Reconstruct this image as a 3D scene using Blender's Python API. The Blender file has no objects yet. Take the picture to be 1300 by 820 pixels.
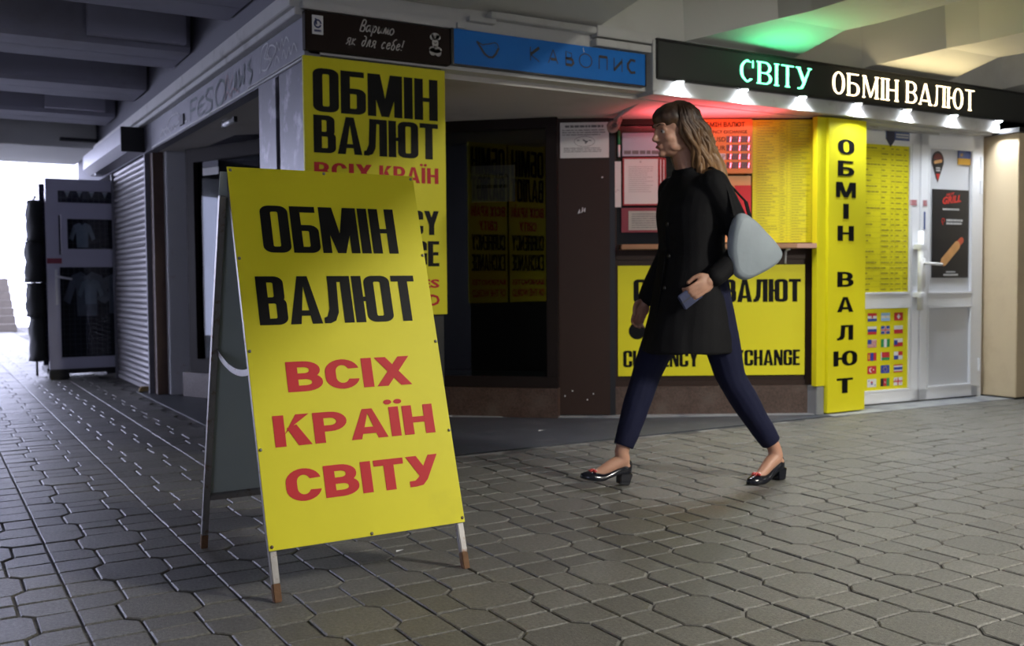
import bpy, bmesh, math, random
from math import sin, cos, pi, radians, sqrt, atan2, hypot
from mathutils import Vector, Matrix, noise
from mathutils.geometry import tessellate_polygon
random.seed(7)
S = bpy.context.scene
COL = S.collection

# ------------------------------------------------------------------ camera
def setup_camera():
    yaw, pitch, roll = radians(30.7), radians(2.45), radians(0.45)
    F0 = Vector((sin(yaw), cos(yaw), 0)); R0 = Vector((cos(yaw), -sin(yaw), 0)); Z = Vector((0, 0, 1))
    F = F0*cos(pitch) - Z*sin(pitch); U = Z*cos(pitch) + F0*sin(pitch)
    R = R0*cos(roll) - U*sin(roll); U = U*cos(roll) + R0*sin(roll)
    cam = bpy.data.cameras.new('camera'); o = bpy.data.objects.new('camera', cam); COL.objects.link(o)
    m = Matrix((( R.x, U.x, -F.x, 0), (R.y, U.y, -F.y, 0), (R.z, U.z, -F.z, 0.92), (0, 0, 0, 1)))
    o.matrix_world = m
    cam.sensor_width = 36; cam.lens = 36*1264/1300; cam.clip_start = 0.05
    cam.dof.use_dof = True; cam.dof.focus_distance = 3.1; cam.dof.aperture_fstop = 4.0
    S.camera = o
setup_camera()

# ------------------------------------------------------------------ world and lights
w = bpy.data.worlds.new('world'); S.world = w; w.use_nodes = True
w.node_tree.nodes['Background'].inputs[0].default_value = (0.70, 0.73, 1.0, 1)
w.node_tree.nodes['Background'].inputs[1].default_value = 6.5
S.view_settings.view_transform = 'Standard'; S.view_settings.look = 'None'
S.view_settings.gamma = 1; S.view_settings.exposure = 0.28

def area(name, loc, target, size, energy, color, sizey=None, spread=None):
    l = bpy.data.lights.new(name, 'AREA'); l.energy = energy; l.color = color; l.size = size
    if sizey: l.shape = 'RECTANGLE'; l.size_y = sizey
    if spread: l.spread = spread
    o = bpy.data.objects.new(name, l); COL.objects.link(o); o.location = loc
    o.rotation_euler = (Vector(target)-Vector(loc)).to_track_quat('-Z', 'Y').to_euler()
    return o
# ceiling lamp, unseen fill lights added to lift the scene, and entrance daylight
area('ceiling_lamp', (4.13, -0.7, 2.90), (4.13, -0.7, 0.0), 0.13, 285, (1.0, 0.96, 0.88), 1.3).rotation_euler = (0, 0, 0)
area('rear_fill', (-4.6, -4.4, 1.9), (1.4, 6.0, 1.4), 2.6, 66, (0.70, 0.72, 1.0), 1.8)  # added cool fill from behind left, no opening there
area('right_fill', (6.4, -2.4, 1.0), (2.4, 3.0, 0.3), 2.2, 12, (1.0, 0.95, 0.86), 1.0)  # added fill from the right, no window stands there
area('overhead_fill', (7.4, 0.4, 2.9), (5.8, 2.8, 0.2), 1.4, 30, (1.0, 0.96, 0.88), 0.3)  # added overhead fill for the right half
area('entrance_daylight', (-1.0, 17.5, 2.2), (0.2, 7.0, 0.4), 3.4, 140, (0.68, 0.70, 1.0), 1.8)

# ------------------------------------------------------------------ materials
MATS = {}
def mat(name, col, rough=0.6, metal=0.0, var=0.0, vs=8.0, bump=0.0, bs=60.0, emit=None, estr=0.0, spec=0.5, island=0.0, speck=0.0, coat=0.0, stain=None, stain_s=1.5, stain_t=(0.5, 0.7)):
    if name in MATS: return MATS[name]
    m = bpy.data.materials.new(name); m.use_nodes = True
    nt = m.node_tree; b = nt.nodes['Principled BSDF']; N = nt.nodes; L = nt.links
    b.inputs['Base Color'].default_value = (*col, 1); b.inputs['Roughness'].default_value = rough
    b.inputs['Metallic'].default_value = metal; b.inputs['Specular IOR Level'].default_value = spec
    if coat: b.inputs['Coat Weight'].default_value = coat
    if emit: b.inputs['Emission Color'].default_value = (*emit, 1); b.inputs['Emission Strength'].default_value = estr
    tc = N.new('ShaderNodeTexCoord'); src = None
    def mul(prev, fac_socket, lo, hi, a=0., b=1.):
        mr = N.new('ShaderNodeMapRange'); mr.inputs['From Min'].default_value = a; mr.inputs['From Max'].default_value = b; mr.inputs['To Min'].default_value = lo; mr.inputs['To Max'].default_value = hi
        L.new(fac_socket, mr.inputs['Value'])
        v = N.new('ShaderNodeVectorMath'); v.operation = 'SCALE'
        if prev is None: v.inputs[0].default_value = col
        else: L.new(prev, v.inputs[0])
        L.new(mr.outputs[0], v.inputs['Scale']); return v.outputs[0]
    if var:
        n = N.new('ShaderNodeTexNoise'); n.inputs['Scale'].default_value = vs; n.inputs['Detail'].default_value = 6
        L.new(tc.outputs['Object'], n.inputs['Vector']); src = mul(src, n.outputs['Fac'], 1-var, 1+var)
    if speck:
        n = N.new('ShaderNodeTexNoise'); n.inputs['Scale'].default_value = 85; n.inputs['Detail'].default_value = 5; n.inputs['Roughness'].default_value = .8
        L.new(tc.outputs['Object'], n.inputs['Vector']); src = mul(src, n.outputs['Fac'], 1-speck, 1+speck, .3, .7)
    if island:
        g = N.new('ShaderNodeNewGeometry'); oi = N.new('ShaderNodeObjectInfo')
        a = N.new('ShaderNodeMath'); a.operation = 'ADD'; L.new(g.outputs['Random Per Island'], a.inputs[0]); L.new(oi.outputs['Random'], a.inputs[1])
        f = N.new('ShaderNodeMath'); f.operation = 'FRACT'; L.new(a.outputs[0], f.inputs[0])
        src = mul(src, f.outputs[0], 1-island, 1+island)
    if stain:
        n = N.new('ShaderNodeTexNoise'); n.inputs['Scale'].default_value = stain_s; n.inputs['Detail'].default_value = 8; n.inputs['Roughness'].default_value = .65
        L.new(tc.outputs['Object'], n.inputs['Vector'])
        mr = N.new('ShaderNodeMapRange'); mr.inputs['From Min'].default_value = stain_t[0]; mr.inputs['From Max'].default_value = stain_t[1]; L.new(n.outputs['Fac'], mr.inputs['Value'])
        mx = N.new('ShaderNodeMix'); mx.data_type = 'RGBA'
        L.new(mr.outputs[0], mx.inputs[0])
        if src is None: mx.inputs[6].default_value = (*col, 1)
        else: L.new(src, mx.inputs[6])
        mx.inputs[7].default_value = (*stain, 1); src = mx.outputs[2]
    if src is not None: L.new(src, b.inputs['Base Color'])
    if bump:
        n = N.new('ShaderNodeTexNoise'); n.inputs['Scale'].default_value = bs; n.inputs['Detail'].default_value = 5
        L.new(tc.outputs['Object'], n.inputs['Vector'])
        bp = N.new('ShaderNodeBump'); bp.inputs['Strength'].default_value = bump; bp.inputs['Distance'].default_value = 0.004
        L.new(n.outputs['Fac'], bp.inputs['Height']); L.new(bp.outputs[0], b.inputs['Normal'])
    MATS[name] = m; return m
def glow(name, col, strength):
    return mat(name, (col[0]*.3, col[1]*.3, col[2]*.3), .5, emit=col, estr=strength)

YEL = mat('sign_yellow', (0.69, 0.635, 0.014), .5, spec=.25, var=.05, vs=5, bump=.02, stain=(.57, .52, .02), stain_s=3, stain_t=(.6, .9))
YEL2 = mat('film_yellow', (0.75, 0.68, 0.014), .45, spec=.3, var=.04, vs=4)
BLK = mat('print_black', (.004, .004, .005), .5, spec=.12)
RED = mat('print_red', (.52, .028, .035), .5, spec=.15, var=.05, vs=10)
STEEL = mat('raw_steel', (.30, .29, .285), .5, .8, var=.2, vs=25, stain=(.16, .07, .03), stain_s=30, stain_t=(.55, .7))
RUST = mat('rusty_steel', (.17, .09, .045), .8, .3, var=.4, vs=60, bump=.4, bs=150)
GREY = mat('grey_sheet', (.36, .41, .385), .5, .1, var=.12, vs=4, stain=(.09, .09, .085), stain_s=6, stain_t=(.6, .85))
PAVE = mat('paver_concrete', (.128, .125, .112), .50, var=.16, vs=2.2, speck=.6, bump=.55, bs=230, island=.14, spec=.5)
MORT = mat('joint_sand', (.06, .058, .053), .9, var=.35, vs=9, bump=.5, bs=120, stain=(.20, .195, .18), stain_s=2.6, stain_t=(.48, .56))
CONC = mat('painted_concrete', (.56, .56, .53), .75, var=.07, vs=1.6, bump=.12, bs=30, stain=(.38, .36, .32), stain_s=.9, stain_t=(.55, .85))
CONCD = mat('grey_paint_concrete', (.36, .36, .43), .75, var=.08, vs=1.6, bump=.15, bs=30, stain=(.24, .23, .24), stain_s=1.1, stain_t=(.5, .8))
WHITE = mat('white_plastic', (.78, .79, .82), .3, var=.03, vs=5)
WHITEG = mat('panel_grey', (.58, .59, .62), .45, var=.04, vs=3)
LILAC = mat('lilac_plastic', (.50, .50, .62), .35, var=.05, vs=5)
BROWN = mat('brown_metal', (.034, .018, .013), .5, spec=.25, var=.08, vs=5)
DKBR = mat('dark_brown_frame', (.016, .011, .010), .6, var=.1, spec=.15)
BRSIGN = mat('brown_signboard', (.016, .009, .007), .6, spec=.15, var=.08, stain=(.05, .04, .035), stain_s=7, stain_t=(.62, .8))
BLUE = mat('blue_signboard', (.006, .16, .56), .5, spec=.25, var=.07, vs=6, stain=(.03, .2, .5), stain_s=4, stain_t=(.68, .95))
GRAN = mat('brown_granite', (.075, .045, .034), .4, var=.3, vs=5, speck=.75, stain=(.11, .085, .07), stain_s=5, stain_t=(.5, .8))
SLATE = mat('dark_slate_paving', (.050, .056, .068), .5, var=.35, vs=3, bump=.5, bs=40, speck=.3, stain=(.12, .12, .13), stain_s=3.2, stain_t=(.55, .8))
PALE = mat('pale_worn_paving', (.27, .28, .29), .55, var=.2, vs=5, bump=.3, bs=60, stain=(.12, .13, .16), stain_s=3, stain_t=(.5, .65))
SOFF = mat('soffit_paint', (.55, .52, .48), .6, var=.05, vs=2, stain=(.35, .31, .27), stain_s=1.4, stain_t=(.55, .9))
TRIM = mat('pale_trim', (.52, .52, .50), .5, var=.1, vs=6, stain=(.25, .23, .2), stain_s=5, stain_t=(.55, .8))
METP = mat('scratched_grey_metal', (.11, .11, .13), .5, .4, var=.25, vs=9, stain=(.36, .36, .40), stain_s=7, stain_t=(.52, .70))
FASC = mat('grey_fascia_metal', (.20, .20, .235), .55, .2, var=.08, vs=5)
BLACKM = mat('black_metal', (.008, .008, .009), .4)
PAPER = mat('white_paper', (.72, .72, .72), .6, var=.03)
PRT = mat('print_grey', (.16, .16, .17), .6)
OLIVE = mat('print_olive', (.33, .28, .02), .6)
WOODC = mat('birch_panel', (.62, .50, .33), .45, var=.08, vs=3, stain=(.5, .38, .24), stain_s=2.5, stain_t=(.5, .8))
WOOD = mat('brown_wood', (.33, .16, .075), .4, var=.25, vs=12)
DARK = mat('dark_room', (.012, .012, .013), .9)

def glass_mat(name, tint, refl=1.0):
    m = bpy.data.materials.new(name); m.use_nodes = True; nt = m.node_tree; N = nt.nodes; L = nt.links
    for n in list(N): N.remove(n)
    out = N.new('ShaderNodeOutputMaterial'); mx = N.new('ShaderNodeMixShader'); tr = N.new('ShaderNodeBsdfTransparent'); gl = N.new('ShaderNodeBsdfGlossy')
    fr = N.new('ShaderNodeFresnel'); fr.inputs[0].default_value = 1.5
    gl.inputs['Roughness'].default_value = .01; tr.inputs[0].default_value = (*tint, 1)
    mu = N.new('ShaderNodeMath'); mu.operation = 'MULTIPLY'; mu.inputs[1].default_value = refl; mu.use_clamp = True
    L.new(fr.outputs[0], mu.inputs[0]); L.new(mu.outputs[0], mx.inputs[0]); L.new(tr.outputs[0], mx.inputs[1]); L.new(gl.outputs[0], mx.inputs[2]); L.new(mx.outputs[0], out.inputs[0])
    MATS[name] = m; return m
GLASS = glass_mat('dark_window_glass', (.55, .58, .58), 2.0)
GLASS3 = glass_mat('dull_window_glass', (.5, .52, .55), .25)
GLASS2 = glass_mat('clear_glass', (.8, .84, .85), 1.2)

# ------------------------------------------------------------------ helpers
def meta(o, label=None, cat=None, group=None, kind=None):
    if label: o['label'] = label
    if cat: o['category'] = cat
    if group: o['group'] = group
    if kind: o['kind'] = kind
    return o
def empty(name, loc, rz=0, label=None, cat=None, group=None, kind=None):
    o = bpy.data.objects.new(name, None); COL.objects.link(o); o.location = loc; o.rotation_euler = (0, 0, rz)
    o.empty_display_size = .1
    return meta(o, label, cat, group, kind)
def obj(name, bm, m, parent=None, smooth=False, loc=None):
    me = bpy.data.meshes.new(name); bm.normal_update(); bm.to_mesh(me); bm.free()
    return objm(name, me, m, parent, smooth, loc)
def objm(name, me, m, parent=None, smooth=False, loc=None):
    if m is not None:
        if isinstance(m, (list, tuple)):
            for k in m: me.materials.append(k)
        elif len(me.materials) == 0: me.materials.append(m)
    if smooth:
        for p in me.polygons: p.use_smooth = True
    o = bpy.data.objects.new(name, me); COL.objects.link(o)
    if name in ('small_print', 'table_print', 'unlit_segments', 'lit_segments', 'digit_window', 'rivets', 'screws', 'edge_gap', 'handwriting', 'wire_grid'): o['kind'] = 'stuff'
    if parent: o.parent = parent
    if loc: o.location = loc
    return o
def B(): return bmesh.new()
def box(bm, x0, x1, y0, y1, z0, z1, bev=0.0, M=None, mi=0):
    g = bmesh.ops.create_cube(bm, size=1)
    vs = g['verts']
    for v in vs:
        v.co = Vector(((x0+x1)/2 + v.co.x*(x1-x0), (y0+y1)/2 + v.co.y*(y1-y0), (z0+z1)/2 + v.co.z*(z1-z0)))
    fs = list({f for v in vs for f in v.link_faces})
    for f in fs: f.material_index = mi
    if bev:
        es = list({e for v in vs for e in v.link_edges})
        r = bmesh.ops.bevel(bm, geom=es, offset=bev, segments=2, affect='EDGES', clamp_overlap=True)
        vs = list({v for f in r['faces'] for v in f.verts} | {v for v in vs if v.is_valid})
    if M is not None:
        for v in vs: v.co = M @ v.co
    return vs
def beam(bm, p, q, wx, wy, bev=0, up=(0, 0, 1)):
    p = Vector(p); q = Vector(q); d = q-p; L = d.length; t = d.normalized(); u = Vector(up)
    if abs(t.dot(u)) > .98: u = Vector((0, 1, 0))
    a = u.cross(t).normalized(); b = t.cross(a)
    M = Matrix(((a.x, b.x, t.x, p.x), (a.y, b.y, t.y, p.y), (a.z, b.z, t.z, p.z), (0, 0, 0, 1)))
    return box(bm, -wx/2, wx/2, -wy/2, wy/2, 0, L, bev, M)
def cyl(bm, p, q, r1, r2=None, seg=16):
    p = Vector(p); q = Vector(q); d = q-p; r2 = r1 if r2 is None else r2
    g = bmesh.ops.create_cone(bm, cap_ends=True, segments=seg, radius1=r1, radius2=r2, depth=d.length)
    M = Matrix.Translation((p+q)/2) @ d.to_track_quat('Z', 'Y').to_matrix().to_4x4()
    for v in g['verts']: v.co = M @ v.co
def sph(bm, c, r, sx=1, sy=1, sz=1, u=12, v=8):
    g = bmesh.ops.create_uvsphere(bm, u_segments=u, v_segments=v, radius=r)
    for x in g['verts']: x.co = Vector((c[0]+x.co.x*sx, c[1]+x.co.y*sy, c[2]+x.co.z*sz))
def poly(bm, pts, mi=0):
    f = bm.faces.new([bm.verts.new(p) for p in pts]); f.material_index = mi; return f
def prism(bm, pts2, z0, z1):
    a = [bm.verts.new((x, y, z0)) for x, y in pts2]; b = [bm.verts.new((x, y, z1)) for x, y in pts2]
    n = len(pts2); bm.faces.new(b); bm.faces.new(a[::-1])
    for i in range(n): bm.faces.new((a[i], a[(i+1) % n], b[(i+1) % n], b[i]))
def strip(bm, pts, r, y, closed=False):
    """flat painted stroke in the xz plane at depth y"""
    pts = [Vector((p[0], 0, p[1])) for p in pts]
    L = []; n = len(pts)
    for i in range(n):
        a = pts[max(i-1, 0)]; b = pts[min(i+1, n-1)]; t = (b-a)
        if t.length < 1e-9: t = Vector((1, 0, 0))
        t.normalize(); nn = Vector((-t.z, 0, t.x))*r
        L.append((bm.verts.new(pts[i]+nn+Vector((0, y, 0))), bm.verts.new(pts[i]-nn+Vector((0, y, 0)))))
    for i in range(n-1): bm.faces.new((L[i][0], L[i][1], L[i+1][1], L[i+1][0]))
def tube(bm, pts, r, seg=8, caps=True):
    pts = [Vector(p) for p in pts]; rings = []; n = len(pts)
    rr = r if isinstance(r, (list, tuple)) else [r]*n
    ref = Vector((0, 0, 1))
    for i in range(n):
        t = (pts[min(i+1, n-1)]-pts[max(i-1, 0)]).normalized()
        if abs(t.dot(ref)) > .97: ref = Vector((1, 0, 0)) if abs(t.x) < .9 else Vector((0, 1, 0))
        a = ref.cross(t).normalized(); b = t.cross(a)
        rings.append([bm.verts.new(pts[i]+(a*cos(2*pi*k/seg)+b*sin(2*pi*k/seg))*rr[i]) for k in range(seg)])
    for i in range(n-1):
        for k in range(seg): bm.faces.new((rings[i][k], rings[i][(k+1) % seg], rings[i+1][(k+1) % seg], rings[i+1][k]))
    if caps: bm.faces.new(rings[0][::-1]); bm.faces.new(rings[-1])

# ------------------------------------------------------------------ drawn lettering
def arc(cx, cy, rx, ry, a0, a1, n=6):
    return [(cx+rx*cos(radians(a0+(a1-a0)*i/n)), cy+ry*sin(radians(a0+(a1-a0)*i/n))) for i in range(n+1)]
def rrect(x0, y0, x1, y1, r, ry=None, corners='1111', n=6):
    """corners: bl br tr tl"""
    ry = r if ry is None else ry
    r = min(r, (x1-x0)/2); ry = min(ry, (y1-y0)/2)
    P = []
    P += arc(x0+r, y0+ry, r, ry, 180, 270, n) if corners[0] == '1' else [(x0, y0)]
    P += arc(x1-r, y0+ry, r, ry, 270, 360, n) if corners[1] == '1' else [(x1, y0)]
    P += arc(x1-r, y1-ry, r, ry, 0, 90, n) if corners[2] == '1' else [(x1, y1)]
    P += arc(x0+r, y1-ry, r, ry, 90, 180, n) if corners[3] == '1' else [(x0, y1)]
    return P
STY = {
 'impact': dict(W=.50, s=.185, b=.13, ro=.17, ryo=.14, ri=.045, gap=.035, cen=.10),
 'wide': dict(W=.80, s=.25, b=.20, ro=.40, ryo=.40, ri=.3, gap=.07, cen=.2),
 'bold': dict(W=.72, s=.235, b=.15, ro=.34, ryo=.38, ri=.3, gap=.09, cen=.15),
 'serif': dict(W=.62, s=.12, b=.05, ro=.4, ryo=.45, ri=.4, gap=.15, cen=.05, serif=.055),
}
def glyph(c, k):
    W, s, b, ro, ryo, ri, cen = (k[x] for x in ('W', 's', 'b', 'ro', 'ryo', 'ri', 'cen'))
    R = lambda x0, y0, x1, y1: ([(x0, y0), (x1, y0), (x1, y1), (x0, y1)], [])
    P = lambda *p: (list(p), [])
    def ring(x0, y0, x1, y1, cs='1111', bb=b, oy=None):
        oy_ = ryo if oy is None else oy
        return (rrect(x0, y0, x1, y1, ro, oy_, cs), [rrect(x0+s, y0+bb, x1-s, y1-bb, max(ro-s, ri*.5, .03) if ro < .3 else (x1-x0)/2-s, max(oy_-bb, .03), cs)])
    se = k.get('serif', 0); st = []
    if c in 'ОO': return W, [ring(0, 0, W, 1)]
    if c in 'ІI': sh = [R(0, 0, s, 1)]; w_ = s; st = [(0, s, 1, 1)]
    elif c == 'Ї':
        d = s*.42; w_ = s*1.15; m = w_/2
        sh = [R(m-s/2, 0, m+s/2, 1), (arc(m-s*.52, 1.17, d, .085, 0, 340, 11), []), (arc(m+s*.52, 1.17, d, .085, 0, 340, 11), [])]
    elif c in 'НH': w_ = W; sh = [R(0, 0, s, 1), R(W-s, 0, W, 1), R(s, .5-cen/2, W-s, .5+cen/2)]; st = [(0, s, 1, 1), (W-s, W, 1, 1)]
    elif c in 'ТT': w_ = W*.92; sh = [R(0, 1-b, w_, 1), R(w_/2-s/2, 0, w_/2+s/2, 1-b)]; st = [(w_/2-s/2, w_/2+s/2, 0, 1)]
    elif c in 'ВB':
        w_ = W; sh = [ring(0, 0, W, .5+b/2, '0110', oy=ryo*.7 if ro > .3 else ryo), ring(0, .5-b/2, W*.95, 1, '0110', oy=ryo*.7 if ro > .3 else ryo)]; st = [(0, s, 1, 1)]
    elif c == 'Б': w_ = W; sh = [R(0, 0, s, 1), R(s, 1-b, W*.93, 1), ring(0, 0, W, .60, '0110', oy=min(ryo, .3))]; st = [(0, s, 1, 1)]
    elif c in 'РP': w_ = W; sh = [R(0, 0, s, .5), ring(0, .36, W, 1, '0110', oy=min(ryo, .32))]; st = [(0, s, 0, 1)]
    elif c == 'R': w_ = W; sh = [R(0, 0, s, .5), ring(0, .42, W, 1, '0110'), R(W-s, 0, W, .44)]
    elif c == 'М':
        w_ = W*1.42; q = s*1.1 if not se else s
        if se: sh = [R(se, 0, se+b, 1), R(w_-s-se, 0, w_-se, 1), P((se, 1), (se+s*1.1, 1), (w_/2+.04, .05), (w_/2-.04, .05)), P((w_-se-b*1.5, 1), (w_-se, 1), (w_/2+.03, .05), (w_/2-.02, .05))]; st = [(se, se+b, 1, 1), (w_-s-se, w_-se, 1, 1)]
        else: sh = [R(0, 0, s*.92, 1), R(w_-s*.92, 0, w_, 1), P((0, 1), (q*1.25, 1), (w_/2+s*.42, 0), (w_/2-s*.42, 0)), P((w_-q*1.25, 1), (w_, 1), (w_/2+s*.42, 0), (w_/2-s*.42, 0))]
    elif c in 'АA':
        w_ = W*1.14; h = w_/2; t = s*.5
        l = b*1.2 if se else s
        sh = [P((0, 0), (l, 0), (h+t*.3, 1), (h-t, 1)), P((w_-s, 0), (w_, 0), (h+t, 1), (h-t*.3-(s*.4 if se else 0), 1)), R(w_*.2, .17, w_*.8, .17+cen*1.1)]
        if se: st = [(0, l, 0, 1), (w_-s, w_, 0, 1)]
    elif c == 'Л':
        w_ = W*1.1; a = w_*.24
        l = b*1.1 if se else s*.92
        sh = [R(w_-s, 0, w_, 1), R(a, 1-b, w_-s, 1), P((a, 1-b), (a+l, 1-b), (a+l*.85, .22), (a+l*.45, .05), (a*.3+l*.4, 0), (0, 0), (0, b*.9), (a*.45, b*1.1), (a*.85, .3))]
        if se: st = [(w_-s, w_, 1, 1)]; sh.append(R(a-se, 1-se*.8, w_, 1))
    elif c == 'Ю':
        o = s+k['gap']*1.2+(.05 if ro > .3 else 0); w_ = o+W
        sh = [R(0, 0, s, 1), R(s, .5-cen/2, o+s*.5, .5+cen/2), ring(o, 0, w_, 1)]; st = [(0, s, 1, 1)]
    elif c in 'СCG':
        w_ = W; lo, hi = .37, .63
        if ro > .3: lo, hi = .33, .67
        q0 = 38 if se else 12
        o = arc(W-ro, ryo, ro, ryo, -q0, -90, 6) if ro > .3 else [(W, lo)]+arc(W-ro, ryo, ro, ryo, 0, -90, 6)
        o += arc(ro, ryo, ro, ryo, 270, 180, 6)+arc(ro, 1-ryo, ro, ryo, 180, 90, 6)
        o += arc(W-ro, 1-ryo, ro, ryo, 90, q0, 6) if ro > .3 else arc(W-ro, 1-ryo, ro, ryo, 90, 0, 6)+[(W, hi)]
        i0 = rrect(s, b, W-s, 1-b, max(ro-s, .03), max(ryo-b, .03))
        rx = max(ro-s, .04); ry = max(ryo-b, .04)
        i = (([] if se else [(W-s, hi)])+arc(W-s-rx, 1-b-ry, rx, ry, 0 if ro < .3 else (45 if se else 25), 90, 6)+arc(s+rx, 1-b-ry, rx, ry, 90, 180, 6)+arc(s+rx, b+ry, rx, ry, 180, 270, 6)+arc(W-s-rx, b+ry, rx, ry, 270, 360 if ro < .3 else (315 if se else 335), 6)+([] if se else [(W-s, lo)]))
        sh = [(o+i, [])]
        if c == 'G': sh += [R(W-s, .08, W, .52), R(W*.55, .42, W, .52)]
        if se: sh.append(R(W-.095, .66, W-.045, .98))
        return w_, sh
    elif c == 'У':
        w_ = W*1.02; l = s
        t = b*1.2 if se else s*.95
        sh = [P((w_-t, 1), (w_, 1), (.5*w_+s*.35, .2), (.36*w_+s*.3, .03), (.22*w_, 0), (.04*w_, 0), (.04*w_, b*.95), (.22*w_, b), (.34*w_, b+.1)),
              P((0, 1), (l*1.08, 1), (.5*w_+l*.5, .42), (.5*w_-l*.25, .24))]
        if se: sh += [R(-se, 1-se, l+se, 1), R(w_-t-se*1.3, 1-se, w_+se, 1)]
    elif c == 'Y': w_ = W*1.05; h = w_/2; sh = [P((0, 1), (s, 1), (h+s/2, .42), (h-s/2, .42)), P((w_-s, 1), (w_, 1), (h+s/2, .42), (h-s/2, .42)), R(h-s/2, 0, h+s/2, .43)]
    elif c in 'ХX': w_ = W*1.08; t = s*1.1; sh = [P((0, 0), (t, 0), (w_, 1), (w_-t, 1)), P((w_-t, 0), (w_, 0), (t, 1), (0, 1))]
    elif c in 'КK': w_ = W*1.06; t = s*1.25; sh = [R(0, 0, s, 1), P((s*.9, .36), (s*1.7, .62), (w_-.01, 1), (w_-t-.01, 1)), P((s*1.2, .58), (s*2.1, .68), (w_, 0), (w_-t, 0))]
    elif c == 'U': w_ = W; sh = [(rrect(0, 0, W, .5, ro, ryo, '1100'), []), ]; o = [(0, 1)]+arc(ro, ryo, ro, ryo, 180, 270)+arc(W-ro, ryo, ro, ryo, 270, 360)+[(W, 1), (W-s, 1)]+arc(W-s-.04, b+.05, .04, .05, 360, 270)+arc(s+.04, b+.05, .04, .05, 270, 180)+[(s, 1)]; sh = [(o, [])]
    elif c == 'E': w_ = W*.8; sh = [R(0, 0, s, 1), R(s, 0, w_, b), R(s, 1-b, w_, 1), R(s, .5-b/2, w_*.92, .5+b/2)]
    elif c == 'N': w_ = W; sh = [R(0, 0, s*.8, 1), R(W-s*.8, 0, W, 1), P((0, 1), (s, 1), (W, 0), (W-s, 0))]
    elif c == ' ': return k.get('space', W*.55), []
    else: return W*.5, [R(0, 0, W*.4, .1)]
    if se:
        for x0, x1, t, bo in st:
            if t: sh.append(R(x0-se, 1-se*.8, x1+se, 1))
            if bo: sh.append(R(x0-se, 0, x1+se, se*.8))
    return w_, sh
def letters(bm, text, style, u0, u1, v0, v1, y, extra=1.0, mirror=False, Mx=None):
    k = dict(STY[style]); k['gap'] *= extra
    items = []; x = 0
    for i, c in enumerate(text):
        w_, sh = glyph(c, k)
        items.append((x, sh)); x += w_+k['gap']
    x -= k['gap']; sx = (u1-u0)/x; sy = v1-v0
    for ox, sh in items:
        for ns, (out, holes) in enumerate(sh):
            loops = [[Vector((ox+p[0], p[1], 0)) for p in l] for l in [out]+holes]
            flat = [p for l in loops for p in l]
            tris = tessellate_polygon(loops)
            vs = [bm.verts.new((u0+p.x*sx, y-.00012*ns, v0+p.y*sy)) for p in flat]
            for t in tris:
                a, b_, c_ = (vs[i] for i in t)
                n = (b_.co-a.co).cross(c_.co-a.co)
                if n.length < 1e-12: continue
                try: bm.faces.new((a, b_, c_) if n.y < 0 else (a, c_, b_))
                except ValueError: pass
def lettering(parent, m, lines, style, y, name='lettering', label=None):
    """lines: (text,u0,u1,v0,v1)"""
    for t in lines:
        bm = B(); letters(bm, t[0], t[5] if len(t) > 5 else style, t[1], t[2], t[3], t[4], y)
        o = obj(name, bm, m, parent)
        if label: o['label'] = label
def sans(parent, m, text, u, v, h, y, name='lettering', width=None, bold=0.0, shear=0.0, align='LEFT', M=None):
    c = bpy.data.curves.new(name, 'FONT'); c.body = text; c.size = 1; c.offset = bold; c.align_x = align; c.shear = shear; c.resolution_u = 2
    o = bpy.data.objects.new('tmp', c); COL.objects.link(o)
    bpy.context.view_layer.update()
    me = bpy.data.meshes.new_from_object(o.evaluated_get(bpy.context.evaluated_depsgraph_get()))
    bpy.data.objects.remove(o)
    xs = [p.co.x for p in me.vertices] or [0, 1]; ys = [p.co.y for p in me.vertices] or [0, 1]
    s = h/max(max(ys)-min(ys), 1e-6); sx = s if width is None else width/max(max(xs)-min(xs), 1e-6)
    x0 = min(xs) if align == 'LEFT' else (min(xs)+max(xs))/2
    for p in me.vertices:
        q = Vector((u+(p.co.x-x0)*sx, y, v+(p.co.y-min(ys))*s))
        p.co = M @ q if M is not None else q
    me.materials.clear()
    return objm(name, me, m, parent)
def dashes(bm, u0, u1, v0, v1, rows, y, h=.35, seed=0, ragged=.5, lead=0.0):
    """illegible lines of small print"""
    rnd = random.Random(seed); dv = (v1-v0)/rows
    for r in range(rows):
        v = v1-dv*(r+.5); u = u0+lead; end = u0+(u1-u0)*(1-ragged*rnd.random())
        while u < end:
            l = (u1-u0)*rnd.uniform(.05, .16); e = min(u+l, end)
            poly(bm, [(u, y, v-dv*h/2), (e, y, v-dv*h/2), (e, y, v+dv*h/2), (u, y, v+dv*h/2)]); u = e+(u1-u0)*.02

# ------------------------------------------------------------------ floor with pavers
bm = B()
box(bm, -6.5, 9.8, -6, 24.2, -.10, -.006)
floor = obj('floor', bm, MORT); meta(floor, kind='structure')
P_ = .424; X0 = .352; YC = 3.365
g_ = .0036
def tile_mesh(name, pts):
    bm = B(); cx = sum(p[0] for p in pts)/len(pts); cy = sum(p[1] for p in pts)/len(pts)
    def ins(p, d):
        l = hypot(p[0]-cx, p[1]-cy); return (p[0]-(p[0]-cx)*d/l, p[1]-(p[1]-cy)*d/l)
    lo = [bm.verts.new((x, y, -.012)) for x, y in pts]; mi = [bm.verts.new((x, y, -.003)) for x, y in pts]
    tp = [bm.verts.new((*ins(p, .005), 0)) for p in pts]; n = len(pts)
    bm.faces.new(tp)
    for i in range(n):
        j = (i+1) % n
        bm.faces.new((lo[i], lo[j], mi[j], mi[i])); bm.faces.new((mi[i], mi[j], tp[j], tp[i]))
    me = bpy.data.meshes.new(name); bm.normal_update(); bm.to_mesh(me); bm.free(); me.materials.append(PAVE); return me
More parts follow.
